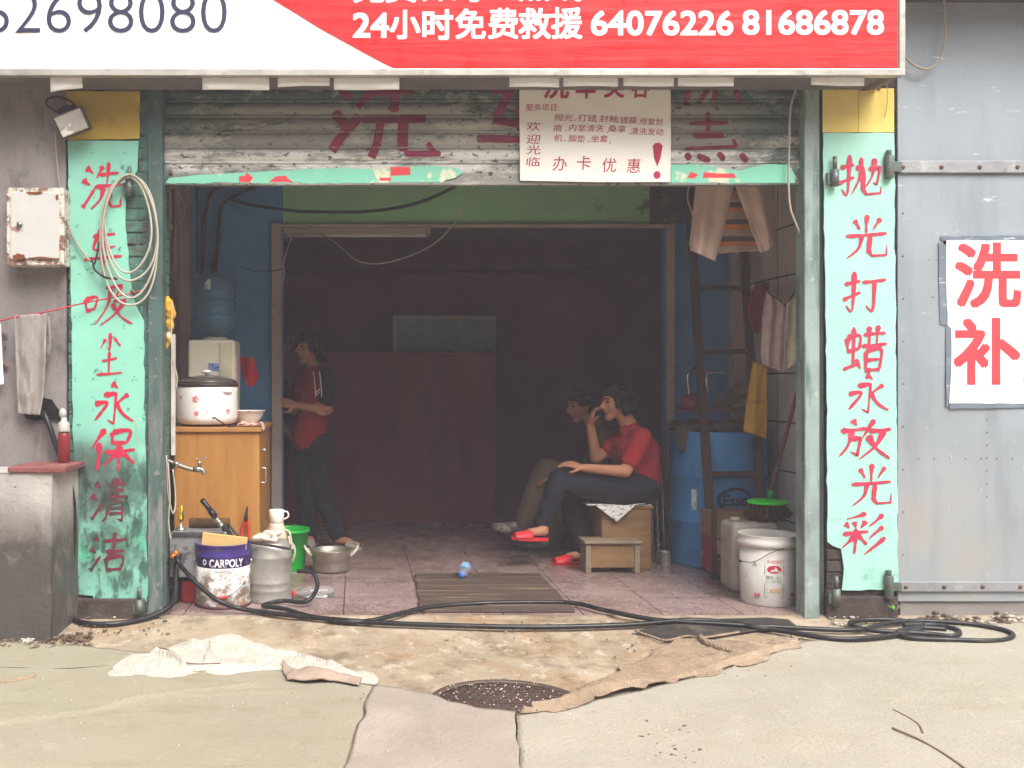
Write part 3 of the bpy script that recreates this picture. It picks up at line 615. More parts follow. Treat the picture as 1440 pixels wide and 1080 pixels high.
for (x0, y0, x1, y1, tl) in ((72, 119, 114, 126, -6), (286, 115, 377, 126, 0), (392, 114, 462, 121, -2), (471, 112, 560, 126, 0), (718, 108, 785, 122, 1), (794, 108, 868, 121, 0), (878, 108, 946, 121, 0), (955, 108, 1030, 121, 1), (1142, 107, 1214, 120, 1)):
    f = MB(); zt = fz0 + .002
    def fl(u, v):
        p = W(x0 + (x1 - x0) * u + (3 if v else 0) * (u - .5), 104 + (y1 - 104) * v + tl * (u - .5) * v, SY + .034)
        p.y += .006 * v * math.sin(u * 5 + x0) + .004 * v; return p
    f.sheet(fl, 10, 3); f.build('paper_flap', M_paper, sg, solid=.0015)
b = MB()
for px in (78, 1220): q = W(px, 118, -.1); MB().box(q.x, q.x + .05, -.20, -.0, q.z - .01, fz0 + .006).build('bracket', mat('dark_bracket', '#4a3f3a', .7, var=.2), sg)

# ---------------------------------------------------------------- boards with brush characters beside the opening
BY = -.016
yl = tag(MB().plate([(93, 128), (197, 128), (196, 195), (95, 197)], BY - .002, BY + .006, 1).build('yellow_board', M_yellow, None, .0015), 'deep yellow board on the left pier above the mint board', 'board')
lb = thing('mint_board', 'grimy torn mint board with red characters on the left pier', 'board', W(150, 520, BY))
b = MB(); b.plate([(95, 198), (195, 198), (193, 240), (175, 268), (178, 330), (184, 398), (192, 432), (202, 450), (203, 560), (205, 640), (207, 700), (206, 770), (210, 826), (206, 846), (132, 846), (131, 838), (107, 835), (103, 640), (100, 420)], BY, BY + .007, 2.5, 12)
b.build('board', M_mint, lb)
b = MB()
for ch, r in (('洗', (114, 228, 172, 296)), ('车', (116, 318, 172, 388)), ('吸', (118, 398, 184, 458)), ('尘', (134, 468, 174, 530)), ('永', (130, 538, 188, 600)), ('保', (126, 602, 190, 662))): brush(b, ch, r, BY - .002, 8.5 if ch == '吸' else 12)
b.build('lettering', M_red, lb)
b = MB()
for ch, r in (('清', (128, 672, 180, 734)), ('洁', (126, 748, 178, 806))): brush(b, ch, r, BY - .002, 13)
b.build('faded_lettering', mat('dirty_red_paint', '#6e1f35', .7, var=.25, layers=[dict(c='#2e4038', s=14, d=9, lo=.48, hi=.56, k=.85)]), lb)
yr = thing('yellow_board', 'pale yellow board on the right pier above the pale mint board', 'board', W(1208, 155, BY))
MB().plate([(1157, 124), (1207, 124), (1207, 186), (1157, 186)], BY - .001, BY + .006).build('sheet', M_yellow_r, yr, .0015)
MB().plate([(1207.6, 124), (1257.5, 124), (1257.5, 186), (1207.6, 186)], BY - .001, BY + .006).build('sheet', M_yellow_r, yr, .0015)
b = MB(); [b.ball(W(x, 124.5, BY - .004), .009) for x in (1176, 1236)]; b.build('screw', M_rivet, yr)
rb = thing('mint_board', 'pale mint board with red characters on the right pier beside the grey door', 'board', W(1210, 510, BY))
b = MB(); b.plate([(1157.5, 187), (1257.5, 187), (1259, 400), (1262, 640), (1263, 829), (1184, 830), (1187, 800), (1183, 772), (1172, 768), (1164, 762), (1163, 600), (1161, 420)], BY, BY + .007, 2, 12)
b.build('board', M_mint_r, rb)
b = MB()
for ch, r in (('抛', (1180, 218, 1240, 276)), ('光', (1188, 302, 1248, 364)), ('打', (1186, 382, 1244, 438)), ('蜡', (1186, 456, 1246, 524)), ('永', (1190, 526, 1250, 584)), ('放', (1180, 590, 1252, 646)), ('光', (1196, 652, 1254, 712)), ('彩', (1184, 722, 1244, 780))): brush(b, ch, r, BY - .002, 11.8)
b.build('lettering', mat('crimson_paint', '#b8344f', .5, var=.08, vs_=14, bump=.03, layers=[dict(c='#d06a7c', s=24, lo=.6, hi=.68, k=.5)]), rb)

# ---------------------------------------------------------------- poster on the shutter
po = thing('poster_board', 'white hand lettered price board hanging on the roller shutter', 'poster', W(836, 190, .01))
PYY = .016
MB().plate([(730, 80), (943, 80), (943.5, 180), (943, 256), (838, 256), (731.5, 254), (730.5, 160)], PYY, PYY + .006, .4).build('board', M_poster, po, .001)
b = MB()
def hand(s, x0, y0, x1, y1, rot=0.0, bold=.002): text_mb(b, s, (x0, y0, x1, y1), PYY - .0015, bold, .08, rot=rot)
for ch, r in (('洗', (766, 100, 800, 138)), ('车', (810, 100, 838, 138)), ('美', (850, 100, 878, 137)), ('容', (888, 100, 914, 137))): hand(ch, *r, bold=.02)
hand('服务项目:', 739, 146, 786, 156)
for s, x, y, w in (('抛光', 780, 160, 26), ('打蜡', 813, 161, 26), ('封釉', 843, 162, 26), ('镀膜', 872, 164, 24), ('修复划', 900, 166, 32)): hand(s, x, y, x + w, y + 10, .03)
for s, x, y, w in (('痕', 778, 175, 13), ('内室清洗', 800, 175, 49), ('桑拿', 855, 176, 26), ('清洗发动', 887, 180, 46)): hand(s, x, y, x + w, y + 10, .03)
for s, x, y, w in (('机', 779, 189, 12), ('脚垫', 799, 190, 24), ('坐套', 831, 190, 24)): hand(s, x, y, x + w, y + 10, .02)
for x, y in ((808, 168), (838, 170), (868, 171), (897, 173), (795, 183), (853, 185), (884, 187), (794, 197), (827, 198), (857, 200)): b.plate([(x, y), (x + 1.6, y), (x + 1.6, y + 1.6), (x, y + 1.6)], PYY - .0015, PYY - .001)
for s, y in (('欢', 171), ('迎', 189), ('光', 204), ('临', 221)): hand(s, 740, y, 760, y + 13)
for s, x, y in (('办', 777, 220), ('卡', 811, 219), ('优', 847, 222), ('惠', 881, 223)): hand(s, x, y, x + 20, y + 20)
b.plate([(918, 205), (922, 201), (928, 201), (932, 205), (929, 222), (924.5, 234), (920, 222)], PYY - .002, PYY - .001)
b.plate([(924 + 5 * math.cos(a / 8 * math.pi), 246 + 5.5 * math.sin(a / 8 * math.pi)) for a in range(16)], PYY - .002, PYY - .001)
b.build('lettering', mat('poster_ink', '#b02a4c', .6, var=.12), po)

# ---------------------------------------------------------------- grey metal door folded back on the right
md_ = thing('metal_door', 'big scratched grey sheet metal door folded back at the right', 'door', (4.2, 0, 0))
DX0 = W(1262, 0, -.01).x
b = MB(); b.sheet(lambda u, v: V((DX0 + u * 3.6, -.014 + .0075 * mnoise.noise(V((u * 6, v * 4, 4))), .075 + v * 3.05)), 60, 60)
b.box(DX0, DX0 + 3.6, -.006, .018, .07, 3.13); b.build('leaf', M_door, md_)
MB().box(DX0 + .02, DX0 + 3.6, .0, .018, -.03, .069).build('kick_plate', mat('kick_plate', '#8f8a84', .5, .2, var=.1, bump=.2), md_)
for y0, y1 in ((226, 243), (818, 832)):
    z0, z1_ = W(0, y1, -.03).z, W(0, y0, -.03).z
    s_ = MB().box(DX0 - .0, DX0 + 3.5, -.032, -.019, z0, z1_).build('strap_hinge', M_strap, md_, .003)
    r = MB()
    for px in (1270, 1324, 1378, 1431, 1490, 1550): r.ball(W(px + (4 if y0 > 400 else 0), (y0 + y1) / 2 + .5, -.033), .011, (1, .6, 1))
    r.build('rivet', M_rivet, s_)
    k = MB(); q = W(1250, (y0 + y1) / 2, -.03); k.cyl(q + V((0, 0, -.06)), q + V((0, 0, .055)), .022); k.cyl(q + V((0, 0, .055)), q + V((0, 0, .085)), .013)
    k.box(q.x, DX0 + .01, -.036, -.020, z0 + .004, z1_ - .004); k.build('knuckle', M_hinge, md_, .002)
b = MB()
for k in range(7): b.ball(W(1388, 590 + k * 18, -.0165), .0035, (1, .5, 1), 8)
for k in range(8): b.ball(W(1292 + k * 22, 645, -.0165), .0035, (1, .5, 1), 8)
for k in range(9): b.ball(W(1270, 300 + k * 60, -.0165), .004, (1, .5, 1), 8)
b.build('small_rivet', M_rivet, md_)
ev_ = thing('eave_slab', 'concrete eave above the grey metal door', 'eave', (4.5, -.2, 3.2))
MB().box(DX0 - .02, DX0 + 4, -.42, .019, 3.19, 3.33).build('slab', M_plaster, ev_, .01)
# hinge pins left on the piers
for (px, py, lab, cat_) in ((1174, 248, 'empty steel hinge pin on the right pier level with the top character', 'hinge'), (182, 262, 'rusty hinge pin on the left pier holding the white cable coil', 'hinge'), (196, 853, 'rusty hinge pin at the foot of the left pier', 'hinge'), (1176, 838, 'hinge pin low on the right pier by the torn board corner', 'hinge')):
    h = thing('hinge_pin', lab, cat_, W(px, py, -.03), 'gate hinge pins on the piers')
    q = W(px, py, -.04); k = MB(); k.cyl(q + V((0, 0, -.05)), q + V((0, 0, .035)), .02); k.build('barrel', M_hinge, h)
    k = MB(); k.cyl(q + V((0, 0, .035)), q + V((0, 0, .10)), .0105); k.build('pin', M_hinge, h)
    k = MB(); k.box(q.x - .035, q.x, -.036, .004, q.z - .04, q.z + .02); k.build('plate', M_hinge, h)
# paper notice on the door
nt = thing('paper_notice', 'white paper notice with big red characters taped to the metal door', 'notice', W(1400, 455, -.03))
b = MB(); b.plate([(1331, 338), (1520, 338), (1520, 568), (1335, 567), (1338, 520), (1338, 462), (1333, 458), (1331, 400)], -.024, -.022, 1, 14); b.build('sheet', M_paper, nt)
b = MB()
for p in ([(1322, 332), (1520, 331), (1520, 342), (1328, 344)], [(1320, 340), (1331, 338), (1333, 458), (1322, 456)], [(1330, 460), (1340, 458), (1338, 568), (1331, 572)], [(1333, 564), (1520, 563), (1520, 572), (1336, 575)]): b.plate(p, -.0215, -.0205, 1, 14)
b.build('tape', mat('grey_tape', '#727d88', .35, var=.15, bump=.1, layers=[dict(c='#c4ccd2', s=30, st=(.4, 1, 2), lo=.6, hi=.66, k=.8)]), nt)
b = MB(); text_mb(b, '洗', (1345, 343, 1434, 431), -.0255, .022); text_mb(b, '补', (1343, 449, 1433, 539), -.0255, .022); text_mb(b, '车', (1448, 343, 1534, 431), -.0255, .03); text_mb(b, '胎', (1442, 449, 1530, 539), -.0255, .03)
b.build('lettering', M_red_letter, nt)
# ---------------------------------------------------------------- carpets, sacking and other things on the ground
def gpoly(pts, u):
    """point at fraction u along a polyline of ground points"""
    d = [0]
    for a, b in zip(pts, pts[1:]): d.append(d[-1] + (b - a).length)
    t = u * d[-1]
    for i in range(len(pts) - 1):
        if t <= d[i + 1] or i == len(pts) - 2: return pts[i].lerp(pts[i + 1], (t - d[i]) / max(1e-6, d[i + 1] - d[i]))
def spread(name, m, far, near, label, cat, lift=.006, nu=90, nv=50, zf=None, thick=.005, edge=.004, group=None, parent=None):
    """cloth lying on the ground between a far and a near edge given in photograph pixels"""
    F_, N_ = [G(*p) for p in far], [G(*p) for p in near]
    def fn(u, v):
        p = gpoly(F_, u).lerp(gpoly(N_, u), v)
        e = edge * 3
        p = p + V((e * mnoise.noise(p * 9), e * mnoise.noise(p * 9 + V((5, 5, 0))), 0)) * (1 if min(u, v, 1 - u, 1 - v) < .03 else 0)
        z = gz(p.x, p.y) + lift
        if zf: z += max(0, zf(p, u, v))
        return V((p.x, p.y, z))
    o = MB().sheet(fn, nu, nv).build(name, m, parent, solid=thick)
    return tag(o, label, cat, group) if parent is None else o
def ridge(p, line, h, s):
    """height of a crease that follows a line of ground points"""
    best = 9
    for a, b in zip(line, line[1:]):
        ab = b - a; ab.z = 0; t = max(0, min(1, ((p.x - a.x) * ab.x + (p.y - a.y) * ab.y) / max(1e-6, ab.x ** 2 + ab.y ** 2)))
        best = min(best, math.hypot(p.x - a.x - ab.x * t, p.y - a.y - ab.y * t))
    return h * math.exp(-(best / s) ** 2)
cl1 = [G(*p) for p in ((-40, 1022), (60, 1012), (130, 1002), (190, 986), (280, 975), (360, 966))]
cl2 = [G(*p) for p in ((230, 985), (330, 978), (420, 975))]
def wr(p, u, v): return .004 + .006 * mnoise.noise(V((p.x * 2.2, p.y * 3.2, 1))) + .003 * mnoise.noise(V((p.x * 7, p.y * 5, 4)))
spread('carpet', M_carpet_l, [(-300, 905), (0, 906), (110, 912), (220, 921), (340, 940), (440, 954), (524, 968)], [(-1500, 1300), (-300, 1300), (80, 1300), (400, 1300)],
       'olive felt carpet with a long curved crease at the left of the pavement', 'carpet', zf=lambda p, u, v: wr(p, u, v) + ridge(p, cl1, .016, .016) + ridge(p, cl2, .008, .012), nu=150, nv=110)
spread('carpet', M_carpet_p, [(527, 969), (560, 973), (602, 983), (630, 997), (668, 1006), (724, 1011)], [(405, 1300), (560, 1300), (748, 1300)],
       'pinkish felt carpet strip running forward from the manhole cover', 'carpet', lift=.012, zf=lambda p, u, v: wr(p, u, v) + .010 * (1 - sm(.12, .5, v)) * sm(.25, .5, u), nu=60, nv=60)
spread('carpet', M_carpet_r, [(727, 1015), (800, 1001), (900, 977), (1000, 950), (1080, 925), (1132, 906), (1250, 893), (1440, 876), (1700, 874)], [(743, 1300), (1100, 1300), (1600, 1300), (2600, 1300)],
       'wide pale olive felt carpet at the right below the coiled hose', 'carpet', zf=lambda p, u, v: wr(p, u, v) + .012 * (1 - sm(.08, .3, v)) * (1 - sm(.04, .2, u)), nu=150, nv=80)
bl1 = [G(*p) for p in ((735, 1010), (800, 996), (850, 978), (930, 966), (1010, 942), (1060, 928), (1128, 908))]
spread('burlap_runner', M_burlap, [(728, 1009), (790, 998), (824, 976), (862, 955), (905, 930), (950, 906), (985, 902), (1040, 905), (1132, 902)], [(730, 1016), (800, 1002), (850, 988), (880, 978), (930, 968), (1000, 952), (1060, 935), (1130, 910)],
       'frayed brown burlap strip lying between the manhole cover and the hose coil', 'burlap', lift=.012, zf=lambda p, u, v: .014 * (1 - sm(.2, .45, u)) + .004 + .010 * mnoise.noise(V((p.x * 4, p.y * 4, 2))) + (ridge(p, bl1, .02, .018) + .012 * abs(mnoise.noise(V((p.x * 9, p.y * 14, 2)))) + .004 * mnoise.noise(V((p.x * 30, p.y * 30, 2)))) * min(1, 9 * min(v, 1 - v) + .05), nu=200, nv=60, edge=.02, thick=.003)
# rolled burlap edge
b = MB(); pts = [G(x, y, .03) for x, y in ((984, 903), (992, 912), (1008, 919), (1028, 924))]; b.tube(pts, .017, 8, 5, lambda t: .6 + .5 * math.sin(math.pi * t) + .25 * mnoise.noise(V((t * 9, 1, 1))))
tag(b.build('burlap_roll', M_burlap), 'short rolled twist of burlap lying on the burlap strip', 'burlap')
sp_ = [G(*p) for p in ((232, 930), (300, 918), (400, 925), (500, 950))]
sack = thing('towel_sack', 'crumpled cream sackcloth with a dark seam spread on the olive carpet', 'sack', G(330, 930))
sl1 = [G(*p) for p in ((215, 925), (240, 933), (262, 948), (300, 946), (380, 945))]; sl2 = [G(*p) for p in ((250, 912), (330, 924), (420, 930), (500, 955))]; sl3 = [G(*p) for p in ((320, 900), (300, 915), (290, 940))]
spread('cloth', M_sack, [(150, 948), (185, 925), (216, 922), (255, 912), (300, 900), (322, 898), (370, 908), (430, 932), (490, 950), (526, 953)], [(152, 951), (180, 954), (235, 956), (268, 951), (300, 950), (345, 949), (398, 948), (440, 958), (480, 962), (524, 966)],
       None, None, lift=.011, zf=lambda p, u, v: (.012 + .028 * mnoise.noise(V((p.x * 4.2, p.y * 4.8, 2))) + .016 * abs(mnoise.noise(V((p.x * 8 + p.y * 5, p.y * 9, 5)))) + .006 * mnoise.noise(V((p.x * 26, p.y * 22, 5))) + ridge(p, sl1, .03, .012) + ridge(p, sl2, .022, .012) + ridge(p, sl3, .024, .013)) * min(1, 7 * min(u, 1 - u, v, 1 - v) + .0), nu=200, nv=80, thick=.0025, edge=.02, parent=sack)
spread('fold', M_sack_fold, [(395, 941), (420, 950), (460, 952), (510, 962)], [(404, 964), (435, 966), (470, 965), (505, 971)], None, None, lift=.024, zf=lambda p, u, v: .028 * math.sin(math.pi * v) * math.sin(math.pi * min(1, u * 1.1)) + .022 * mnoise.noise(p * 9) + .01 * mnoise.noise(p * 24), nu=50, nv=18, parent=sack)
b = MB(); b.tube([G(x, y, .034) for x, y in ((216, 921), (236, 924), (252, 934), (266, 944), (310, 944))], .0025, 6); b.build('seam', mat('seam_thread', '#6a4a38', .9), sack)
b = MB(); b.tube([G(x, y, .013) for x, y in ((-30, 968), (0, 965), (24, 961), (49, 955))], .012, 8, 5, lambda t: 1 + .25 * mnoise.noise(V((t * 8, 0, 0))))
tag(b.build('rope_stub', M_burlap), 'thick frayed rope end on the olive carpet at the left edge', 'rope')
b = MB(); b.tube([G(x, y, .010) for x, y in ((-40, 941), (30, 943), (90, 944), (150, 940))], .004, 6)
tag(b.build('ground_wire', M_cable_dark), 'thin dark wire lying left of the cream sackcloth', 'wire')
b = MB(); b.tube([G(x, y, .016) for x, y in ((1255, 1030), (1290, 1045), (1320, 1062), (1350, 1082), (1385, 1110))], .0038, 6)
tag(b.build('twig', mat('twig_bark', '#86705a', .9)), 'thick dry twig on the pale carpet at bottom right', 'twig')
b = MB(); b.tube([G(x, y, .014) for x, y in ((1256, 1003), (1274, 1012), (1292, 1024), (1298, 1036))], .0025, 6)
tag(b.build('twig', mat('twig_bark', '#6d5339', .9)), 'fine curved dry stem on the pale carpet above the thick twig', 'twig')
# black mat by the threshold
spread('rubber_mat', M_mat, [(894, 892), (930, 882), (1000, 875), (1080, 872), (1110, 875)], [(938, 905), (965, 899), (990, 901), (1060, 891), (1122, 888)], 'dark grey rubber mat with a pale bound edge under the hoses', 'mat', lift=.008, zf=lambda p, u, v: .004, nu=40, nv=14)
b = MB(); b.tube([G(x, y, .018) for x, y in ((893, 892), (915, 900), (938, 906), (965, 900), (990, 902), (1040, 894))], .006, 6)
tag(b.build('mat_edging', M_burlap), 'pale cord edging along the front of the dark rubber mat', 'cord')
# manhole cover
mhc = G(714, 992) - V((0, 0, .008)); mh = thing('manhole_cover', 'round rusty iron manhole cover sprinkled with white flakes', 'manhole cover', mhc)
rx = .275
b = MB(); b.lathe([(rx + .03, -.02), (rx + .03, .012), (rx + .006, .014), (rx + .004, .004)], mhc + V((0, 0, .004)), 48); b.build('rim', M_iron, mh)
b = MB(); b.lathe([(rx, -.01), (rx, .010), (0.0005, .010)], mhc + V((0, 0, .004)), 48)
for i in range(-9, 10):
    for j in range(-9, 10):
        x, y = i * .034 + (j % 2) * .017, j * .034
        if math.hypot(x, y) < rx - .03: b.box(mhc.x + x - .011, mhc.x + x + .011, mhc.y + y - .006, mhc.y + y + .006, mhc.z + .013, mhc.z + .021)
b.build('cover_plate', M_iron, mh)
# flakes and crumbs nobody could count
b = MB()
for _ in range(300):
    r_ = random.random()
    if r_ < .5: a = random.random() * 6.28; q = random.random() ** .5 * rx; x, y, z = mhc.x + q * math.cos(a), mhc.y + q * math.sin(a) * (.8 if random.random() < .6 else 1), mhc.z + .0275
    else:
        p = G(random.uniform(60, 1400), random.uniform(885, 1078) if r_ < .8 else random.uniform(985, 1000)); x, y = p.x, p.y; z = gz(x, y) + .019
    b.ball((x, y, z), random.uniform(.0012, .0032) * (1.2 if r_ < .5 else .8), (1, 1.2, .6), 5)
tag(b.build('white_flakes', mat('white_flake', '#e8e6e0', .8, var=.05, bump=0)), 'tiny white flakes scattered over the pavement and manhole cover', 'debris', kind='stuff')
b = MB()
for (x0, x1, y0, y1, n, s) in ((0, 130, 893, 915, 170, .010), (110, 240, 866, 896, 90, .007), (1165, 1260, 868, 882, 80, .008), (1290, 1440, 866, 880, 110, .013), (880, 1130, 905, 960, 60, .005), (500, 530, 975, 1075, 40, .005), (735, 742, 1015, 1080, 40, .005), (900, 985, 1000, 1080, 50, .006), (600, 1000, 868, 930, 120, .004)):
    for _ in range(n):
        p = G(random.uniform(x0, x1), random.uniform(y0, y1)); r_ = s * random.uniform(.3, 1.2) ** 1.5
        b.ball((p.x, p.y, p.z + .008 + r_ * .3), r_, (1 + random.random(), 1, .6), 6, Matrix.Rotation(random.random() * 3, 3, 'Z'))
tag(b.build('crumbs', mat('dirt_crumb', '#5a4a3c', .95, var=.5, vs_=30, layers=[dict(c='#b8aea2', s=7, lo=.5, hi=.58, k=.85)])), 'earth crumbs and broken mortar along the foot of the walls', 'debris', kind='stuff')

# hoses
def hose(pts, r, label, cat='hose', m=M_black_hose, name='hose', group=None):
    return tag(MB().tube(pts, r, 10, 7).build(name, m), label, cat, group)
def hp_(L_, r): return [G(x, y, r + .012) if len(q) == 2 else W(q[0], q[1], q[2]) for q in L_ for x, y in [q[:2]]]
hose(hp_([(247, 781, .16), (252, 792, .15), (265, 808, .09), (285, 828, .04), (310, 846, .0), (345, 864), (420, 873), (520, 882), (640, 887), (760, 889), (880, 886), (985, 879), (1090, 893), (1180, 906), (1262, 900), (1300, 888), (1260, 879), (1210, 879), (1196, 886), (1230, 894), (1300, 898), (1342, 902), (1346, 893), (1310, 886), (1270, 886)],   .0125), .0125, 'long black hose from the brass connector of the grey washer box to the coil')
hose(hp_([(418, 803, .32), (440, 806, .30), (446, 826, .24), (430, 846, .16), (396, 851), (370, 858), (400, 866), (440, 874), (510, 881), (590, 866), (640, 857), (700, 854), (800, 854), (850, 868), (920, 878), (1010, 884), (1100, 889), (1200, 893), (1245, 884), (1290, 880), (1360, 884), (1412, 893), (1424, 902), (1400, 908), (1340, 907), (1280, 904), (1262, 896), (1290, 890), (1330, 892)], .0118), .0118, 'black hose looping out from behind the metal can and crossing the threshold to the coil')
hose([W(58, 577, -.02), W(66, 590, -.05), W(80, 630, -.07), (W(98, 680, -.09)), W(104, 730, -.07), W(101, 800, -.06), W(96, 845, -.06), G(99, 872, .016), G(120, 881, .016), G(160, 882, .016), G(205, 874, .016), W(238, 853, .02), W(246, 835, .10), W(248, 800, .2), W(252, 778, .235)], .0145, 'thick black hose dropping from the wall hole and running to the grey washer box')

# ---------------------------------------------------------------- left wall things
fl = thing('floodlight', 'square grey floodlight tilted on the wall above the meter box', 'floodlight', W(100, 170, -.1))
rt = Matrix.Rotation(math.radians(-22), 3, 'Y') @ Matrix.Rotation(math.radians(14), 3, 'X'); fc = W(101, 173, -.13)
def rbox(name, m, x0, x1, y0, y1, z0, z1, parent, bev=.004):
    b = MB(); b.box(fc.x + x0, fc.x + x1, fc.y + y0, fc.y + y1, fc.z + z0, fc.z + z1, rt, fc); return b.build(name, m, parent, bev)
rbox('body', mat('lamp_body', '#4a4644', .5, .3, var=.2), -.076, .076, -.014, .06, -.058, .058, fl, .006)
rbox('glass', mat('lamp_glass', '#9a948c', .2, var=.15, vs_=20, layers=[dict(c='#d8d2c8', s=18, lo=.55, hi=.62, k=.8), dict(c='#6a625c', s=20, lo=.62, hi=.68, k=.7)]), -.068, .068, -.019, -.0145, -.050, .050, fl, .002)
b = MB(); b.bar(fc + V((-.07, .03, .058)), fc + V((-.02, .03, .088)), .035, .03); b.bar(fc + V((-.05, .04, .075)), fc + V((-.02, .125, .12)), .02); b.build('bracket', M_cable_dark, fl)
b = MB(); b.tube([W(85, 160, -.06), W(68, 150, -.05), W(66, 140, -.04), W(80, 136, -.03), W(98, 142, -.04), W(108, 152, -.06)], .005, 6); b.build('lead', M_cable_dark, fl)
tag(MB().tube([W(78, 185, -.05), W(80, 230, -.04), W(84, 262, -.04), W(90, 300, -.035), W(104, 335, -.035), W(122, 362, -.04), W(130, 368, -.05)], .0055, 6).build('drop_cable', mat('grey_cable', '#958a7c', .6)), 'greyish cable dropping from the floodlight to the coil on the left board', 'cable')
mb_ = thing('meter_box', 'small white steel meter box with rusty edges on the plaster wall', 'box', W(48, 320, -.05))
M_mbox = mat('rusty_white_box', '#d9d6cf', .5, var=.05, bump=.08, layers=[dict(c='#8a4a26', s=11, d=9, lo=.55, hi=.62, k=.9)])
M_mdoor = mat('white_box_door', '#b7b5b0', .45, var=.03, bump=.05, layers=[dict(c='#8a4a26', s=9, d=9, lo=.68, hi=.72, k=.8), dict(c='#c9c4ba', s=4, lo=.55, hi=.7, k=.4)])
def edge_rust(m, x0, x1, z0, z1):
    N, L = m.node_tree.nodes, m.node_tree.links
MB().pbox(9, 264, 90, 373, -.125, -.005).build('case', mat('rusty_case', '#c4bfb4', .55, var=.08, bump=.2, layers=[dict(c='#6e3a1e', s=15, d=12, ro=.75, lo=.50, hi=.56, k=.9), dict(c='#4a2818', s=20, lo=.58, hi=.64, k=.8)]), mb_, .004)
MB().pbox(15, 270, 83, 364, -.134, -.126).build('door', M_mdoor, mb_, .003)
b = MB(); q = W(28, 316, -.137); b.cyl(q, q + V((0, -.012, 0)), .013); b.build('latch', mat('latch_steel', '#8a8a88', .35, .8), mb_)
b = MB()
for r_ in ([(18, 359), (24, 356), (34, 358), (36, 364), (18, 364)], [(36, 270), (60, 270), (58, 273), (42, 274)], [(78, 275), (82, 273), (82, 281), (79, 281)], [(40, 362), (60, 361), (83, 363), (83, 364), (40, 364)]): b.plate(r_, -.1365, -.1355, 1.2, 3)
b.build('rust_patch', mat('rust_patch', '#6e3a20', .85, var=.4, vs_=30), mb_)

# cloth hung in folds between two side lines given in photograph pixels
def drape(left, right, Y, m, name, parent=None, amp=.012, k=3.2, nu=40, nv=40, thick=.003, seed=0, lean=0.0, label=None, bulge=0.0):
    def at(L_, v):
        d = v * (len(L_) - 1); i = min(int(d), len(L_) - 2); t = d - i; return (L_[i][0] + (L_[i + 1][0] - L_[i][0]) * t, L_[i][1] + (L_[i + 1][1] - L_[i][1]) * t)
    def fn(u, v):
        a, c = at(left, v), at(right, v); px, py = a[0] + (c[0] - a[0]) * u, a[1] + (c[1] - a[1]) * u
        py += (c[1] - a[1]) * 0 + 2.0 * mnoise.noise(V((u * 4, seed, 1))) * (1 if v > .98 else 0)
        y = Y + lean * v - bulge * math.sin(math.pi * u) + amp * (.35 + .65 * v) * math.sin(k * 2 * math.pi * u + 1.5 * mnoise.noise(V((u * 2, v * 2, seed))) + seed) + amp * .8 * mnoise.noise(V((u * 4, v * 5, seed + 3)))
        return W(px, py, y)
    return MB().sheet(fn, nu, nv).build(name, m, parent, solid=thick, label=label)
M_rag = mat('grey_rag', '#8f8781', .95, var=.1, vs_=14, bump=.6, bs=130, st=(1, 1, .3), layers=[dict(c='#7d736c', s=6, st=(2, 1, .5), lo=.5, hi=.7, k=.5), dict(c='#b5aea8', s=12, st=(2, 1, .4), lo=.58, hi=.7, k=.5)])
rag = thing('hanging_towel', 'limp grey white towel hung over the red cord on the plaster wall', 'towel', W(48, 440, -.09))
drape([(20, 444), (22, 500), (24, 550), (26, 582)], [(66, 440), (64, 500), (62, 550), (56, 584)], -.095, M_rag, 'front_fall', rag, .014, 1.7, 36, 50)
drape([(50, 442), (52, 480), (54, 500), (58, 530)], [(70, 438), (71, 460), (72, 475), (72, 488)], -.072, M_rag, 'back_fall', rag, .008, 1.2, 20, 30, seed=4)
tag(drape([(-30, 452), (-30, 500), (-30, 545)], [(1, 455), (3, 500), (5, 540)], -.07, M_paper, 'hanging_cloth', None, .01, 1.2, seed=8), 'pale cloth hanging on the red cord at the left edge', 'cloth')
tag(MB().tube([W(-120, 470, -.08), W(0, 451, -.086), W(20, 446, -.088), W(68, 438, -.088), W(110, 428, -.06), W(150, 420, -.05), W(192, 411, -.045)], .0038, 6).build('cord', M_rope), 'red cord strung from the left board across the plaster wall', 'cord')
b = MB(); q = W(188, 411, -.02); b.cyl(q, q + V((0, -.03, 0)), .012); b.cyl(q + V((.0, -.02, 0)), q + V((.05, -.03, .004)), .005); tag(b.build('wall_bolt', M_rivet), 'rusty bolt on the left board where the red cord is tied', 'bolt')
# coil of white cable on the hinge pin
b = MB()
for k, (cx, cy, rx_, ry, tl) in enumerate(((181, 340, 40, 92, .10), (184, 322, 37, 74, .08), (180, 316, 33, 66, .12), (183, 332, 39, 84, .06))):
    pts = []
    for i in range(25):
        a = 2 * math.pi * i / 24 - math.pi / 2
        pts.append(W(cx + rx_ * math.cos(a) + tl * 90 * math.sin(a) * .3, cy + ry * math.sin(a) + (3 * math.sin(3 * a + k)), -.055 - .006 * k - .006 * math.sin(a + k)))
    b.tube(pts, .0055, 7, 2)
coil = thing('cable_coil', 'loops of dirty white cable hung on the left board pin', 'cable', W(180, 250, -.05)); b.build('loops', M_cable_white, coil)
b = MB(); b.tube([W(131, 372, -.06), W(134, 380, -.06), W(148, 390, -.062), W(165, 392, -.06)], .006, 6); b.tube([W(128, 362, -.06), W(132, 372, -.062), (W(136, 360, -.06)), W(139, 340, -.06)], .005, 6); b.build('taped_joint', M_cable_dark, coil)
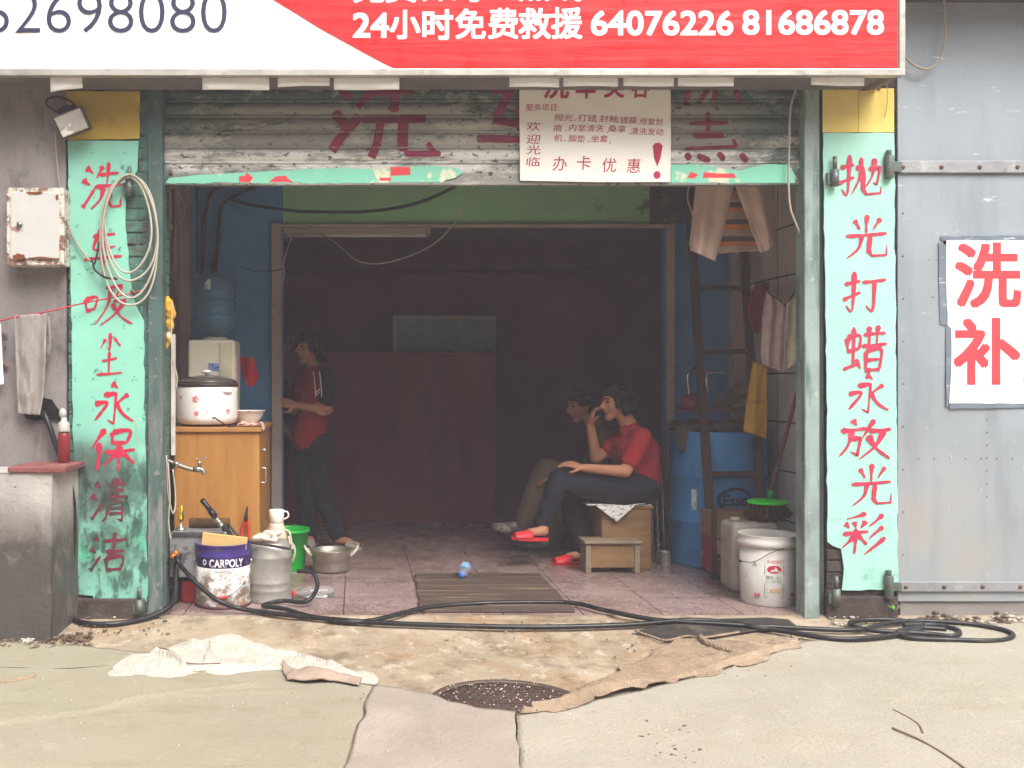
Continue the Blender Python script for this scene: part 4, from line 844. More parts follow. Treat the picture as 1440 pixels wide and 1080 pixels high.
# concrete block with a slab on top
bk = thing('concrete_block', 'stained concrete block pedestal against the plaster wall', 'block', (-1.95, -.28, 0))
FX, BX = (73 - XV) / FOC * (DIST - .36), -1.47
b = MB(); zt = W(0, 665, -.36).z
pts0 = [(-6, -.36), (FX, -.36), (FX + .02, -.016), (-6, -.016)]
b.sheet(lambda u, v: V((-3.4 + u * (3.4 + FX), -.36 + .006 * mnoise.noise(V((u * 20, v * 6, 1))) - .01 * (1 - v), -.08 + v * (zt + .08))), 70, 26)
b.sheet(lambda u, v: V((FX + .0 + u * .03 + .006 * mnoise.noise(V((u * 5, v * 6, 7))), -.36 + u * .342, -.08 + v * (zt + .08))), 16, 26)
b.sheet(lambda u, v: V((-3.4 + u * (3.4 + FX + .03 * v), -.36 + v * .342, zt - .0005)), 40, 8)
b.build('block', M_block, bk)
sl = MB(); sl.box(W(12, 0, -.36).x, W(78, 0, -.36).x + .05, -.375, -.03, zt + .002, zt + .028)
sl.v = [p + V((.0, 0, .006 * mnoise.noise(p * 5))) for p in sl.v]
tag(sl.build('stone_slab', mat('reddish_slab', '#7c4a45', .75, var=.2, vs_=8, bump=.4, layers=[dict(c='#a88880', s=9, lo=.55, hi=.68, k=.6)]), bevel=.004), 'thin reddish slab lying on top of the concrete block', 'slab')
# bottle standing on the block's back corner
bt = thing('spray_bottle', 'red bottle with a dirty white cap beside the left board', 'bottle', (W(90, 655, -.11).x, -.11, zt + .029))
q = V((W(90, 0, -.11).x, -.11, zt + .0285)); b = MB(); b.lathe([(.027, 0), (.03, .004), (.03, .135), (.024, .15), (.014, .155)], q, 20); b.build('body', mat('red_bottle', '#7a2022', .4, var=.12, layers=[dict(c='#d8cfc8', s=14, lo=.6, hi=.66, k=.8)]), bt)
b = MB(); b.lathe([(.028, .152), (.03, .158), (.026, .20), (.016, .205), (.013, .225)], q, 20); b.ball(q + V((-.006, 0, .245)), .026, (.75, .7, 1.0), 12); b.build('cap', mat('white_cap', '#aaa7a2', .5, var=.08, layers=[dict(c='#8d8078', s=20, lo=.55, hi=.66, k=.6)]), bt)
# white loose cable at the right of the shutter, cable by the sign
tag(MB().tube([W(1122, 118, .0), W(1112, 150, -.0), W(1110, 200, -.005), W(1109, 260, .0), W(1112, 295, .01), W(1125, 328, .02)], .0055, 7).build('hanging_cable', M_cable_white), 'dirty white cable hanging down in front of the shutter at the right', 'cable')
tag(MB().tube([W(1272, 72, -.04), W(1276, 84, -.05), W(1292, 95, -.06), W(1308, 96, -.06), W(1322, 82, -.06), W(1329, 55, -.05), W(1328, 20, -.045), W(1326, -60, -.04)], .006, 7).build('looped_cable', M_cable_white), 'looped pale cable beside the right end of the shop sign', 'cable')
tag(MB().tube([W(1246, 112, -.04), W(1248, 130, -.045), W(1247, 150, -.04), W(1244, 165, -.035)], .002, 5).build('thin_wire', M_rope and mat('rusty_wire', '#9a8a5a', .7)), 'thin wire dangling over the pale yellow board', 'wire')
# hammer on the ground by the right pier
hm = thing('hammer', 'small hammer with a black taped grip lying by the right pier', 'hammer', G(1222, 866))
b = MB(); q = G(1222, 868); b.box(q.x - .03, q.x + .028, q.y - .03, q.y + .03, q.z + .002, q.z + .082); b.build('head', mat('hammer_head', '#5a5048', .6, .4, var=.3), hm, .006)
b = MB(); b.cyl(q + V((.02, 0, .05)), q + V((.125, .01, .043)), .008); b.build('handle', mat('hammer_handle', '#d0ccc4', .4, .2), hm)
b = MB(); b.cyl(q + V((.12, .01, .043)), q + V((.255, .02, .034)), .013); b.build('grip', M_black_hose, hm)
b = MB()
for k in range(3): b.cyl(q + V((.15 + .03 * k, .012 + .002 * k, .041 - .002 * k)), q + V((.156 + .03 * k, .0125 + .002 * k, .0405 - .002 * k)), .0138)
b.build('grip_band', M_white_letter, hm)
wp = thing('weed', 'tiny green weed growing at the foot of the right pier', 'plant', G(1262, 862))
b = MB()
for k in range(14):
    a = random.random() * 6.28; q = W(1258, 858, -.05); l = random.uniform(.015, .035); d = V((math.cos(a), math.sin(a) * .5, .8)) * l
    b.add([q, q + d * .6 + V((.006, 0, 0)), q + d, q + d * .6 - V((.006, 0, 0))], [(0, 1, 2, 3)])
b.build('leaves', mat('weed_leaf', '#5d8a35', .7), wp)
# ---------------------------------------------------------------- inside, left: cabinet and what stands on it
M_wood = mat('orange_cabinet_wood', '#a2703a', .45, var=.1, vs_=5, st=(3, 1, .5), bump=.06, layers=[dict(c='#8a5520', s=6, st=(4, 1, .4), lo=.55, hi=.7, k=.5), dict(c='#b98a50', s=3, st=(3, 1, .4), lo=.5, hi=.7, k=.5), dict(c='#4a2e18', s=40, lo=.69, hi=.72, k=.8)])
cb_ = thing('wooden_cabinet', 'orange-brown wooden cabinet standing behind the tap', 'cabinet', (-.77, .8, 0))
CX0, CX1, CY0, CY1, CZ = W(243, 0, .45).x, W(366, 0, .45).x, .45, 1.17, W(0, 601, .45).z
MB().box(CX0 + .006, CX1 - .006, CY0 + .008, CY1, .03, CZ - .028).build('carcass', M_wood, cb_, .004)
MB().box(CX0 - .004, CX1 + .008, CY0 - .008, CY1, CZ - .027, CZ).build('top', M_wood, cb_, .005)
MB().box(CX0 + .03, CX1 - .03, CY0 + .03, CY1 - .03, 0, .029).build('plinth', M_cable_dark, cb_)
M_chrome = mat('worn_chrome', '#c9c9c6', .22, .9, var=.1, bump=.03)
b = MB(); x = CX1 - .004; b.tube([(x - .003, .56, .70), (x + .022, .56, .70), (x + .024, .56, .66), (x + .022, .56, .62), (x - .003, .56, .62)], .005, 7, 3); b.cyl((x - .003, .62, .80), (x + .02, .62, .80), .008); b.build('handle', M_chrome, cb_)
# slow cooker
def at_px(px, Y, z=0.0): w = W(px, 0, Y); return V((w.x, Y, z))
ck = thing('rice_cooker', 'white electric cooker with a dark glass lid on the wooden cabinet', 'cooker', at_px(291, .66, CZ))
q = at_px(291, .66, CZ); R = .177
M_cook = mat('white_enamel', '#ece9e4', .25, var=.02, bump=.01, layers=[dict(c='#d64a58', s=9, d=3, st=(1, 1, 1.2), lo=.665, hi=.69, k=.8), dict(c='#cfc7bd', s=3, lo=.55, hi=.75, k=.3)])
rot_ = None
b = MB(); b.lathe([(R * .8, .010), (R * .94, .018), (R, .05), (R * 1.0, .215), (R * .985, .228), (R * .9, .23)], q, 48); b.build('pot', M_cook, ck)
b = MB(); b.lathe([(R * .8, .0), (R * .84, .012)], q, 40); b.lathe([(R * 1.01, .226), (R * 1.02, .236), (R * 1.0, .246)], q, 48); b.build('rim', mat('dark_brown_rim', '#3b302c', .4, var=.1), ck)
b = MB(); b.lathe([(R * .99, .246), (R * .93, .262), (R * .6, .282), (R * .2, .291), (.0005, .292)], q, 48); b.build('lid', mat('smoked_lid', '#4d4643', .12, var=.1, bump=0, spec=.6), ck)
b = MB(); b.lathe([(.012, .29), (.012, .30), (.03, .306), (.032, .315), (.0005, .322)], q, 20); b.build('knob', M_cook, ck)
b = MB(); a = -.9
for a in (-.85,):
    c = q + V((R * math.sin(-a), -R * math.cos(a), .20)); b.ball(c, .036, (1.0, .55, .38), 14, Matrix.Rotation(-a, 3, 'Z'))
b.build('handle', M_cook, ck)
b = MB()
def on_round(cx, cz, r, pts, base, R_, out=.0012):
    """outline (angle offset in m, height) laid on a round wall"""
    return [base + V((R_ * math.sin(u / R_), -(R_ + out) * math.cos(u / R_), z)) for u, z in pts]
for (u0, z0, r, n_) in ((-.04, .155, .022, 5), (-.035, .075, .016, 5), (.155, .085, .018, 5)):
    for k in range(n_):
        a = k * 2 * math.pi / n_; pts = [(u0 + r * .5 * math.cos(a) + r * .45 * math.cos(t), z0 + r * .5 * math.sin(a) + r * .38 * math.sin(t)) for t in [i * math.pi / 4 for i in range(8)]]
        b.add(on_round(0, 0, 0, pts, q, R, .0012 + .0002 * k), [tuple(range(8))])
b.build('flower_decal', mat('flower_decal', '#cf6a70', .5, var=.2, layers=[dict(c='#f0d8d4', s=60, lo=.52, hi=.6, k=.8)]), ck)
b = MB(); p0 = q + V((.06, -R + .002, .048)); b.tube([p0, p0 + V((.012, -.02, .004)), p0 + V((.05, -.03, -.018)), p0 + V((.09, -.01, -.045)), p0 + V((.13, .04, -.04))], .0045, 6); b.build('power_cord', M_cable_dark, ck)
# water dispenser with its bottle
ds = thing('water_dispenser', 'cream table water dispenser behind the white cooker', 'dispenser', at_px(300, .98, CZ))
DZ0, DZ1 = CZ + .001, W(0, 478, .88).z
dx0, dx1 = W(264, 0, .86).x, W(330, 0, .86).x
M_disp = mat('cream_plastic', '#cdc6b2', .45, var=.04, bump=.02, layers=[dict(c='#b2a88f', s=3, lo=.55, hi=.75, k=.5)])
MB().box(dx0, dx1, .86, 1.15, DZ0, DZ1).build('body', M_disp, ds, .018, seg=3)
MB().box(dx0 + .19, dx1 - .012, .852, .859, DZ0 + .05, DZ1 - .02).build('front_strip', mat('cream_trim', '#b9b198', .5), ds, .002)
b = MB(); c = W(303, 516, .855); b.box(c.x - .042, c.x + .042, .855, .8592, c.z - .022, c.z + .022); b.build('label', mat('blue_print_label', '#7f8cb8', .6, var=.1, vs_=90, layers=[dict(c='#35488f', s=110, d=2, st=(1, 1, 1), lo=.5, hi=.54, k=.9)]), ds)
b = MB(); b.box(dx1 - .0, dx1 + .001 + .004, .9, 1.1, DZ0 + .22, DZ0 + .40); b.build('side_label', mat('pink_label', '#c9a8ae', .6, var=.2, vs_=40), ds)
bx = (dx0 + dx1) / 2 + .005
b = MB(); b.lathe([(.075, DZ1 - .0), (.075, DZ1 + .012), (.06, DZ1 + .02)], (bx, 1.0, 0), 28); b.build('collar', mat('cream_trim', '#b9b198', .5), ds)
wb = thing('water_bottle', 'big blue translucent water bottle upside down on the dispenser', 'bottle', (bx, 1.0, DZ1 + .02))
Z0 = DZ1 + .021; Rb = .130
prof_ = [(.03, Z0), (.045, Z0 + .01), (.11, Z0 + .05), (Rb, Z0 + .085), (Rb, Z0 + .125), (Rb - .008, Z0 + .135), (Rb - .008, Z0 + .145), (Rb, Z0 + .155), (Rb, Z0 + .215), (Rb - .008, Z0 + .225), (Rb - .008, Z0 + .235), (Rb, Z0 + .245), (Rb, Z0 + .345), (Rb - .02, Z0 + .375), (.09, Z0 + .378), (.0005, Z0 + .37)]
b = MB(); b.lathe(prof_, (bx, 1.0, 0), 36); b.build('bottle', mat('blue_polycarbonate', '#46718a', .12, var=.05, bump=.02, alpha=.62, spec=.6), wb)
b = MB(); pts = [(u, z) for u, z in ((-.05, Z0 + .28), (-.01, Z0 + .28), (-.01, Z0 + .34), (-.02, Z0 + .345), (-.04, Z0 + .33), (-.048, Z0 + .31))]; b.add(on_round(0, 0, 0, pts, V((bx, 1.0, 0)), Rb, .0015), [tuple(range(6))]); b.build('sticker', mat('green_sticker', '#b9c9bb', .5, var=.1, layers=[dict(c='#2f7a48', s=20, lo=.5, hi=.54, k=.9, z=(Z0 + .32, Z0 + .30))]), wb)
b = MB(); c = at_px(348, 1.22, 0); cz_ = W(0, 522, 1.22).z
b.sheet(lambda u, v: V((c.x - .06 + .10 * u + .03 * v, 1.22 + .02 * math.sin(u * 5 + v * 3), cz_ + .09 - .19 * v * (.6 + .4 * math.sin(u * 3)))), 14, 18)
tag(b.build('cloth_cap', mat('red_cloth', '#a81f2a', .85, var=.15, bump=.3), solid=.004), 'red cloth cap hanging against the blue wall behind the dispenser', 'cap')
bw = thing('bowl', 'white enamel bowl on the corner of the wooden cabinet', 'bowl', at_px(351, .78, CZ)); q = at_px(349, .80, CZ)
b = MB(); b.lathe([(.05, .0015), (.055, .01), (.085, .05), (.10, .082), (.104, .083), (.097, .078), (.08, .048), (.05, .014), (.0005, .012)], q, 36); b.build('bowl', M_cook, bw)
b = MB(); qa, qc = at_px(338, .5, CZ), at_px(372, .56, CZ)
b.sheet(lambda u, v: V((-.66 + .145 * u, .47 + .12 * v, CZ + .007 + .022 * abs(mnoise.noise(V((u * 5, v * 4, 3)))) + .01 * math.sin(u * 9) ** 2 - (.03 * max(0, u - .92) / .08))), 40, 16)
tag(b.build('dishcloth', mat('pink_striped_cloth', '#d8b0a4', .95, var=.1, vs_=20, bump=.5, bs=120, layers=[dict(c='#a8485a', s=16, st=(3, .4, 1), lo=.52, hi=.58, k=.7)]), solid=.004), 'crumpled pink striped cloth on the cabinet beside the cooker', 'cloth')
# cords along the shutter post
tag(MB().tube([W(242, 425, .06), W(241, 470, .05), W(243, 505, .05), W(249, 530, .07), W(247, 548, .08)], .0045, 6).build('bag_string', M_cable_white), 'white string dangling from the yellow plastic bag', 'string')
b = MB(); b.tube([W(234, 640, .06), W(236, 690, .05), W(240, 712, .05), W(244, 722, .06), W(247, 700, .07), W(243, 660, .06)], .004, 6); b.tube([W(236, 650, .05), W(239, 700, .04), W(237, 730, .05), W(240, 760, .06)], .0045, 6)
tag(b.build('loose_flex', M_cable_white), 'loose white flex hanging beside the tap pipe', 'cable')
MBx = MB(); MBx.pbox(240.5, 470, 246, 640, .30, .325); tag(MBx.build('conduit', mat('white_trunking', '#c9c3b8', .6, var=.1, layers=[dict(c='#8a7f74', s=9, lo=.52, hi=.66, k=.6)])), 'narrow white cable trunking behind the left shutter post', 'conduit')
bagm = MB(); c = W(240, 450, .1)
for (x, y, r) in ((236, 428, .034), (240, 440, .036), (238, 456, .033), (238, 474, .026), (234, 486, .018)): bagm.ball(W(x, y, .10), r, (.8, .9, 1.3), 12)
tag(remeshed(bagm, .007, 2, .009, 22).build('plastic_bag', mat('yellow_bag', '#d49a20', .35, var=.12, bump=.15, bs=30, layers=[dict(c='#e9dcc0', s=9, lo=.58, hi=.63, k=.9), dict(c='#4a76b8', s=7, lo=.68, hi=.72, k=.8)])), 'small yellow plastic bag hung on the back of the left shutter post', 'bag')
# tap
tp = thing('water_tap', 'metal tap on a pipe beside the wooden cabinet', 'tap', W(240, 650, .12)); M_tap = mat('dull_tap_metal', '#9c968c', .35, .8, var=.15, bump=.15)
b = MB(); b.tube([W(230, 646, .14), W(246, 652, .13), W(262, 658, .12), W(274, 661, .115)], .012, 8, 2); b.cyl(W(244, 651, .13), W(252, 654, .127), .016); b.build('pipe', M_tap, tp)
b = MB(); b.cyl(W(272, 660, .115), W(284, 660, .11), .015); b.tube([W(280, 659, .11), W(285, 661, .108), W(287, 667, .107)], .0115, 8, 3); b.cyl(W(280.5, 656, .11), W(280.5, 648, .11), .008); b.build('spout', M_tap, tp)
b = MB(); b.bar(W(276.5, 645.5, .10), W(289, 644.5, .12), .010, .006); b.ball(W(276.5, 645.5, .10), .0065); b.ball(W(289, 644.5, .12), .0065); b.build('handle', M_tap, tp)

# ---------------------------------------------------------------- washer box and buckets at the left of the threshold
ws = thing('pressure_washer', 'scratched grey pressure washer box on legs behind the paint bucket', 'washer', at_px(285, .35))
M_wash = mat('scratched_grey_steel', '#8c8c8c', .45, .3, var=.12, vs_=8, bump=.15, layers=[dict(c='#4a4644', s=9, d=9, lo=.56, hi=.63, k=.8), dict(c='#b4b4b2', s=6, lo=.55, hi=.7, k=.5)])
a0_, a1_ = W(238, 748, .24), W(326, 748, .24); zb_, zt_ = W(0, 812, .24).z, W(0, 748, .24).z
b = MB(); b.prism([(a0_.x, zb_), (a1_.x + .03, zb_), (a1_.x + .03, zb_ + .04), (a1_.x - .03, zt_), (a0_.x + .012, zt_), (a0_.x, zt_ - .02)], .24, .52); b.build('housing', M_wash, ws, .006)
b = MB(); b.bar((a0_.x + .02, .233, zt_ - .01), (a1_.x - .04, .233, zt_ - .01), .014, .02); b.bar((a1_.x - .035, .233, zt_ - .01), (a1_.x + .022, .233, zb_ + .05), .014, .02); b.build('rim', mat('dark_grey_edge', '#55565a', .4, .4), ws, .002)
b = MB()
for x in (a0_.x + .02, a1_.x): b.box(x, x + .025, .26, .285, 0, zb_); b.box(x, x + .025, .47, .495, 0, zb_)
b.box(a0_.x + .02, a1_.x + .02, .30, .46, .02, zb_); b.build('stand', M_cable_dark, ws)
b = MB(); q = W(247, 779, .235); b.cyl(q, q + V((0, -.03, .0)), .022); b.cyl(q + V((0, -.025, 0)), q + V((-.008, -.06, -.012)), .017); b.build('connector', mat('brass_orange', '#b36f35', .4, .4, var=.15), ws)
tag(MB().box(W(256, 0, .3).x, W(278, 0, .3).x, .27, .34, .0, .12).build('red_can', mat('dark_red_can', '#7d1c22', .5, var=.2), bevel=.008), 'small dark red can under the washer box', 'can')
sd_ = thing('screwdriver', 'yellow and black handled screwdriver standing on the washer box', 'screwdriver', W(255, 748, .3))
q = V((W(254.5, 0, .3).x, .3, zt_)); b = MB(); b.lathe([(.013, .052), (.016, .07), (.012, .09), (.016, .11), (.013, .13), (.008, .135)], q, 12); b.build('grip', mat('yellow_grip', '#d8b51e', .4, var=.05, bump=0, layers=[dict(c='#1d1b1a', s=30, st=(3, 3, .2), lo=.5, hi=.53, k=.95)]), sd_)
b = MB(); b.lathe([(.03, .0015), (.024, .012), (.006, .02), (.005, .055)], q, 12); b.build('shaft', M_chrome, sd_)
b = MB(); c0_ = V((a0_.x + .085, .38, zt_ + .029)); c1_ = V((a1_.x - .03, .38, zt_ + .027)); b.tube([c0_, c0_.lerp(c1_, .3), c0_.lerp(c1_, .65), c1_], .027, 12, 6, lambda t: 1 + .12 * mnoise.noise(V((t * 14, 2, 2))))
tag(b.build('scrub_roll', mat('brown_coir', '#5a4226', .95, var=.35, vs_=60, bump=.8, bs=200)), 'brown coir roll lying on top of the washer box', 'roll')
pl = thing('pliers', 'red handled pliers leaning behind the washer box', 'pliers', W(344, 745, .42))
b = MB(); b.tube([W(348, 712, .43), W(346.5, 722, .43), W(346, 732, .43)], .012, 8, 3, lambda t: .35 + .65 * t); b.build('jaws', M_cable_dark, pl)
b = MB(); b.tube([W(346, 731, .43), W(341, 742, .43), W(339, 757, .42)], .0075, 8, 4); b.tube([W(346.5, 731, .43), W(349.5, 742, .43), W(348, 757, .42)], .0075, 8, 4); b.build('handles', mat('red_grip', '#c22a26', .4, var=.08), pl)

M_label = mat('paint_bucket_label', '#c9c5c1', .45, .0, var=.05, bump=.05, layers=[dict(c='#5b4632', s=10, d=10, ro=.72, lo=.44, hi=.54, k=.9, z=(.23, .16)), dict(c='#2f2620', s=20, d=10, ro=.72, lo=.56, hi=.60, k=.85, z=(.23, .12)), dict(c='#8a5a34', s=12, d=8, lo=.58, hi=.64, k=.7)])
pb = thing('paint_bucket', 'rusty splashed paint bucket with a purple band and lettering', 'bucket', at_px(314, .25))
q = at_px(314, .255); Rp = .147; HP = .335
b = MB(); b.lathe([(Rp * .97, .0), (Rp, .004), (Rp, .02), (Rp * .985, .028), (Rp * .985, .215)], q, 48); b.build('wall', M_label, pb)
b = MB(); b.lathe([(Rp * .985, .2155), (Rp * .985, .268), (Rp * 1.01, .273), (Rp * .99, .28), (Rp * .99, HP - .01), (Rp * 1.03, HP - .004), (Rp * 1.01, HP), (Rp * .95, HP - .008), (Rp * .93, .25), (.0005, .245)], q, 48); b.build('band', mat('purple_band', '#41307a', .4, var=.1, layers=[dict(c='#6b4f3a', s=14, d=9, ro=.7, lo=.56, hi=.61, k=.8), dict(c='#1e1838', s=6, st=(1, 1, .4), lo=.56, hi=.7, k=.6)]), pb)
b = MB(); b.lathe([(Rp * 1.0, .0), (Rp * 1.02, .006), (Rp * 1.0, .016)], q, 48); b.build('base_rim', mat('rust_rim', '#4a2c3a', .6, var=.3, layers=[dict(c=RUST, s=16, lo=.48, hi=.6, k=.8)]), pb)
def wrap_text(mb, body, base, R_, u0, u1, z0, z1, bold=.02, out=.0015):
    t = MB(); text_mb(t, body, (u0 * 1000, -z1 * 1000, u1 * 1000, -z0 * 1000), 0, bold)
    s = (DIST) / FOC; pts = []
    for p in t.v:
        u, z = ((p.x / s) + XV) / 1000, -((HC - p.z) / s + YV) / 1000
        pts.append(base + V(((R_ + out) * math.sin(u / R_), -(R_ + out) * math.cos(u / R_), z)))
    mb.add(pts, t.f)
b = MB(); wrap_text(b, 'CARPOLY', q, Rp * .985, -.055, .13, .222, .262, .03, .002); b.add(on_round(0, 0, 0, [(-.088 + .013 * r_ * math.cos(a), .245 + .016 * r_ * math.sin(a)) for r_ in (1, .55) for a in [i * math.pi / 8 for i in range(16)]], q, Rp * .985, .002), [(i, (i + 1) % 16, 16 + (i + 1) % 16, 16 + i) for i in range(16)])
b.build('lettering', mat('band_letter', '#d9d6dc', .5, var=.04, layers=[dict(c='#6b5a6a', s=14, d=8, lo=.58, hi=.62, k=.8)]), pb)
b = MB(); wrap_text(b, 'CARPOLY', q, Rp * .985, -.03, .05, .196, .202, .01); b.add(on_round(0, 0, 0, [(-.035, .184), (.065, .184), (.065, .188), (-.035, .188)], q, Rp * .985, .0015), [(0, 1, 2, 3)]); b.build('small_print', M_navy, pb)
b = MB(); L2 = [q + V(((Rp + .006) * math.sin(a), -(Rp + .006) * math.cos(a), .235 - .165 * math.cos(a) ** 1.2)) for a in [(-1.5 + 3.0 * i / 16) for i in range(17)]]; b.tube(L2, .0028, 6, 2)
for sx in (-1, 1): b.ball(q + V((sx * (Rp + .004), -.01, .235)), .012, (.6, 1, 1))
b.build('bail', M_chrome, pb)
b = MB(); b.tube([q + V(((Rp + .012) * math.sin(a), -(Rp + .012) * math.cos(a), .066 + .165 * (1 - math.cos(a) ** 1.2))) for a in (-.26, -.1, .1, .26)], .0065, 8, 3); b.build('grip', mat('red_grip', '#c22a26', .4, var=.08), pb)
b = MB(); r_ = Matrix.Rotation(.12, 3, 'Y'); c = q + V((.02, -.02, HP + .012)); b.box(c.x - .125, c.x + .115, c.y - .05, c.y - .025, c.z - .035, c.z + .032, r_, c); b.box(c.x - .1, c.x + .11, c.y + .0, c.y + .03, c.z - .06, c.z + .0, r_, c)
tag(b.build('timber_offcuts', mat('pale_timber', '#c7a468', .7, var=.12, vs_=6, st=(.5, 1, 4), bump=.15, layers=[dict(c='#7d5a34', s=7, lo=.58, hi=.68, k=.7)]), bevel=.004), 'two pale timber offcuts lying in the rusty paint bucket', 'timber')
sp = thing('spray_lance', 'black spray lance leaning out of the paint bucket', 'spray gun', W(340, 770, .22))
M_lance = mat('black_plastic', '#242226', .35, var=.15, bump=.1)
b = MB(); b.tube([W(284, 703, .30), W(289, 709, .29), W(296, 718, .285)], .0155, 10, 2, lambda t: 1 - .15 * t); b.tube([W(295, 717, .285), W(303, 727, .28)], .018, 10, 1); b.build('nozzle', M_lance, sp)
b = MB(); b.cyl(W(302, 726, .28), W(314, 741, .27), .0085); b.cyl(W(304, 729, .28), W(307, 733, .278), .012); b.cyl(W(309, 736, .275), W(313, 741, .272), .013); b.build('barrel', M_chrome, sp)
b = MB(); b.bar(W(314, 740, .27), W(350, 789, .24), .034, .030); b.build('handle', M_lance, sp, .008)
b = MB(); b.tube([W(322, 738, .26), W(335, 753, .25), W(352, 762, .24), W(385, 768, .22), W(408, 772, .21)], .007, 8); b.build('lever', M_lance, sp)
mc = thing('metal_can', 'dented shiny sheet metal can behind the paint bucket', 'can', at_px(380, .35)); q = at_px(379, .36); Rc = .122
M_zinc = mat('dented_zinc', '#a8a59c', .5, .55, var=.15, vs_=9, bump=.4, bs=9, layers=[dict(c='#6e6a62', s=5, lo=.56, hi=.7, k=.5), dict(c='#7d6a52', s=18, lo=.64, hi=.7, k=.6)])
b = MB(); b.lathe([(Rc, 0), (Rc * 1.02, .008), (Rc, .016), (Rc, .06), (Rc * 1.02, .066), (Rc, .072), (Rc, .10), (Rc * 1.02, .106), (Rc, .112), (Rc, .235), (Rc * 1.02, .241), (Rc, .247), (Rc * .99, .285), (Rc * .94, .305), (Rc * .82, .318), (Rc * .80, .322), (Rc * .76, .315), (.0005, .312)], q, 40, jig=.02); b.build('body', M_zinc, mc)
b = MB(); b.tube([q + V((Rc + .003, -.03, .21)), q + V((Rc + .02, -.04, .26)), q + V((Rc + .012, -.03, .30)), q + V((Rc - .01, -.02, .31))], .006, 7); b.build('handle', M_cable_white, mc)
gl = MB(); c = q + V((-.03, -.02, .33))
for k in range(4): gl.cap(c + V((-.05 + .02 * k, -.02, .012)), .014, c + V((-.02 + .035 * k, .02, .018 + .006 * k)), .018)
gl.cap(c + V((.0, -.03, .012)), .012, c + V((.07, -.045, .0)), .01); gl.tube([c + V((-.01, 0, .02)), c + V((.02, -.01, .045)), c + V((.055, -.02, .03)), c + V((.075, -.03, .0))], .012, 10, 4)
tag(remeshed(gl, .006, 2, .003, 30).build('work_glove', mat('pinkish_glove', '#cdb5aa', .8, var=.1, bump=.3)), 'crumpled pale glove lying on the dented metal can', 'glove')
th = thing('thermos', 'old cream thermos flask with a cup on its top beside the can', 'thermos', at_px(389, .58)); q = at_px(389, .58)
M_therm = mat('cream_thermos', '#c4b3a2', .4, var=.06, layers=[dict(c='#95877a', s=6, lo=.52, hi=.7, k=.5)])
HT = W(0, 735, .58).z
b = MB(); b.lathe([(.058, 0), (.062, .01), (.062, HT - .07), (.058, HT - .05), (.042, HT - .015), (.040, HT)], q, 32); b.build('body', M_therm, th)
b = MB(); b.lathe([(.036, HT), (.040, HT + .006), (.043, HT + .072), (.040, HT + .074), (.038, HT + .06), (.0005, HT + .055)], q, 28); b.tube([q + V((.04, 0, HT + .065)), q + V((.062, 0, HT + .06)), q + V((.066, 0, HT + .035)), q + V((.042, 0, HT + .02))], .005, 7); b.build('cup', mat('white_cup', '#d9d4cc', .35, var=.05), th)
b = MB(); b.tube([q + V((.05, -.02, HT - .04)), q + V((.075, -.03, HT - .05)), q + V((.09, -.04, HT - .12)), q + V((.10, -.045, HT - .14)), q + V((.085, -.05, HT - .13)), q + V((.07, -.04, HT - .07))], .006, 7); b.build('handle', M_therm, th)
gb = thing('plastic_bucket', 'bright green plastic bucket behind the thermos', 'bucket', at_px(406, 1.22)); q = at_px(405, 1.22); zr = W(0, 743, 1.22).z
b = MB(); b.lathe([(.102, 0), (.105, .006), (.13, zr - .02), (.139, zr - .018), (.14, zr), (.133, zr), (.13, zr - .01), (.1, .012), (.0005, .01)], q, 40); b.build('bucket', mat('green_plastic', '#17a838', .35, var=.05, bump=.02), gb)
pn = thing('aluminium_pan', 'two-handled aluminium pan on the floor beside the green bucket', 'pan', at_px(466, 1.15)); q = at_px(466, 1.16); Ra = .122
b = MB(); b.lathe([(Ra * .8, 0), (Ra * .92, .008), (Ra * .96, .025), (Ra * .96, .075), (Ra * 1.0, .078), (Ra * 1.0, .125), (Ra * 1.05, .135), (Ra * 1.05, .139), (Ra * .98, .134), (Ra * .95, .08), (Ra * .9, .012), (.0005, .01)], q, 44); b.build('pan', mat('worn_pan_metal', '#a09a8c', .38, .7, var=.12, layers=[dict(c='#6a5a48', s=8, lo=.5, hi=.68, k=.6, z=(.075, .04))]), pn)
for sx in (-1, 1):
    b = MB(); b.tube([q + V((sx * Ra * .99, -.03, .10)), q + V((sx * (Ra + .03), -.028, .13)), q + V((sx * (Ra + .045), .0, .155)), q + V((sx * (Ra + .03), .028, .13)), q + V((sx * Ra * .99, .03, .10))], .007, 8); b.build('handle', mat('cream_handle', '#c9bfae', .4, var=.06), pn)
pbt = thing('clear_bottle', 'clear plastic bottle with a red cap lying by the metal can', 'bottle', G(440, 842)); rq = Matrix.Rotation(math.radians(90), 3, 'Y'); q = G(411, 843, .032)
rq = Matrix.Rotation(math.radians(-8), 3, 'Z') @ rq.copy()
rq = Matrix.Rotation(math.radians(16), 3, 'Z') @ Matrix.Rotation(math.radians(90), 3, 'Y')
b = MB(); b.lathe([(.010, .016), (.012, .022), (.028, .06), (.031, .07), (.028, .10), (.031, .12), (.028, .15), (.031, .18), (.031, .225), (.026, .232), (.0005, .226)], q, 24, rq); b.build('body', mat('clear_plastic', '#e8eef0', .06, var=.02, bump=.05, bs=20, trans=.9, ior=1.3), pbt)
b = MB(); b.lathe([(.0005, 0), (.014, .001), (.014, .018), (.0125, .019)], q, 20, rq); b.build('cap', mat('red_cap_plastic', '#d22f35', .4, var=.05), pbt)

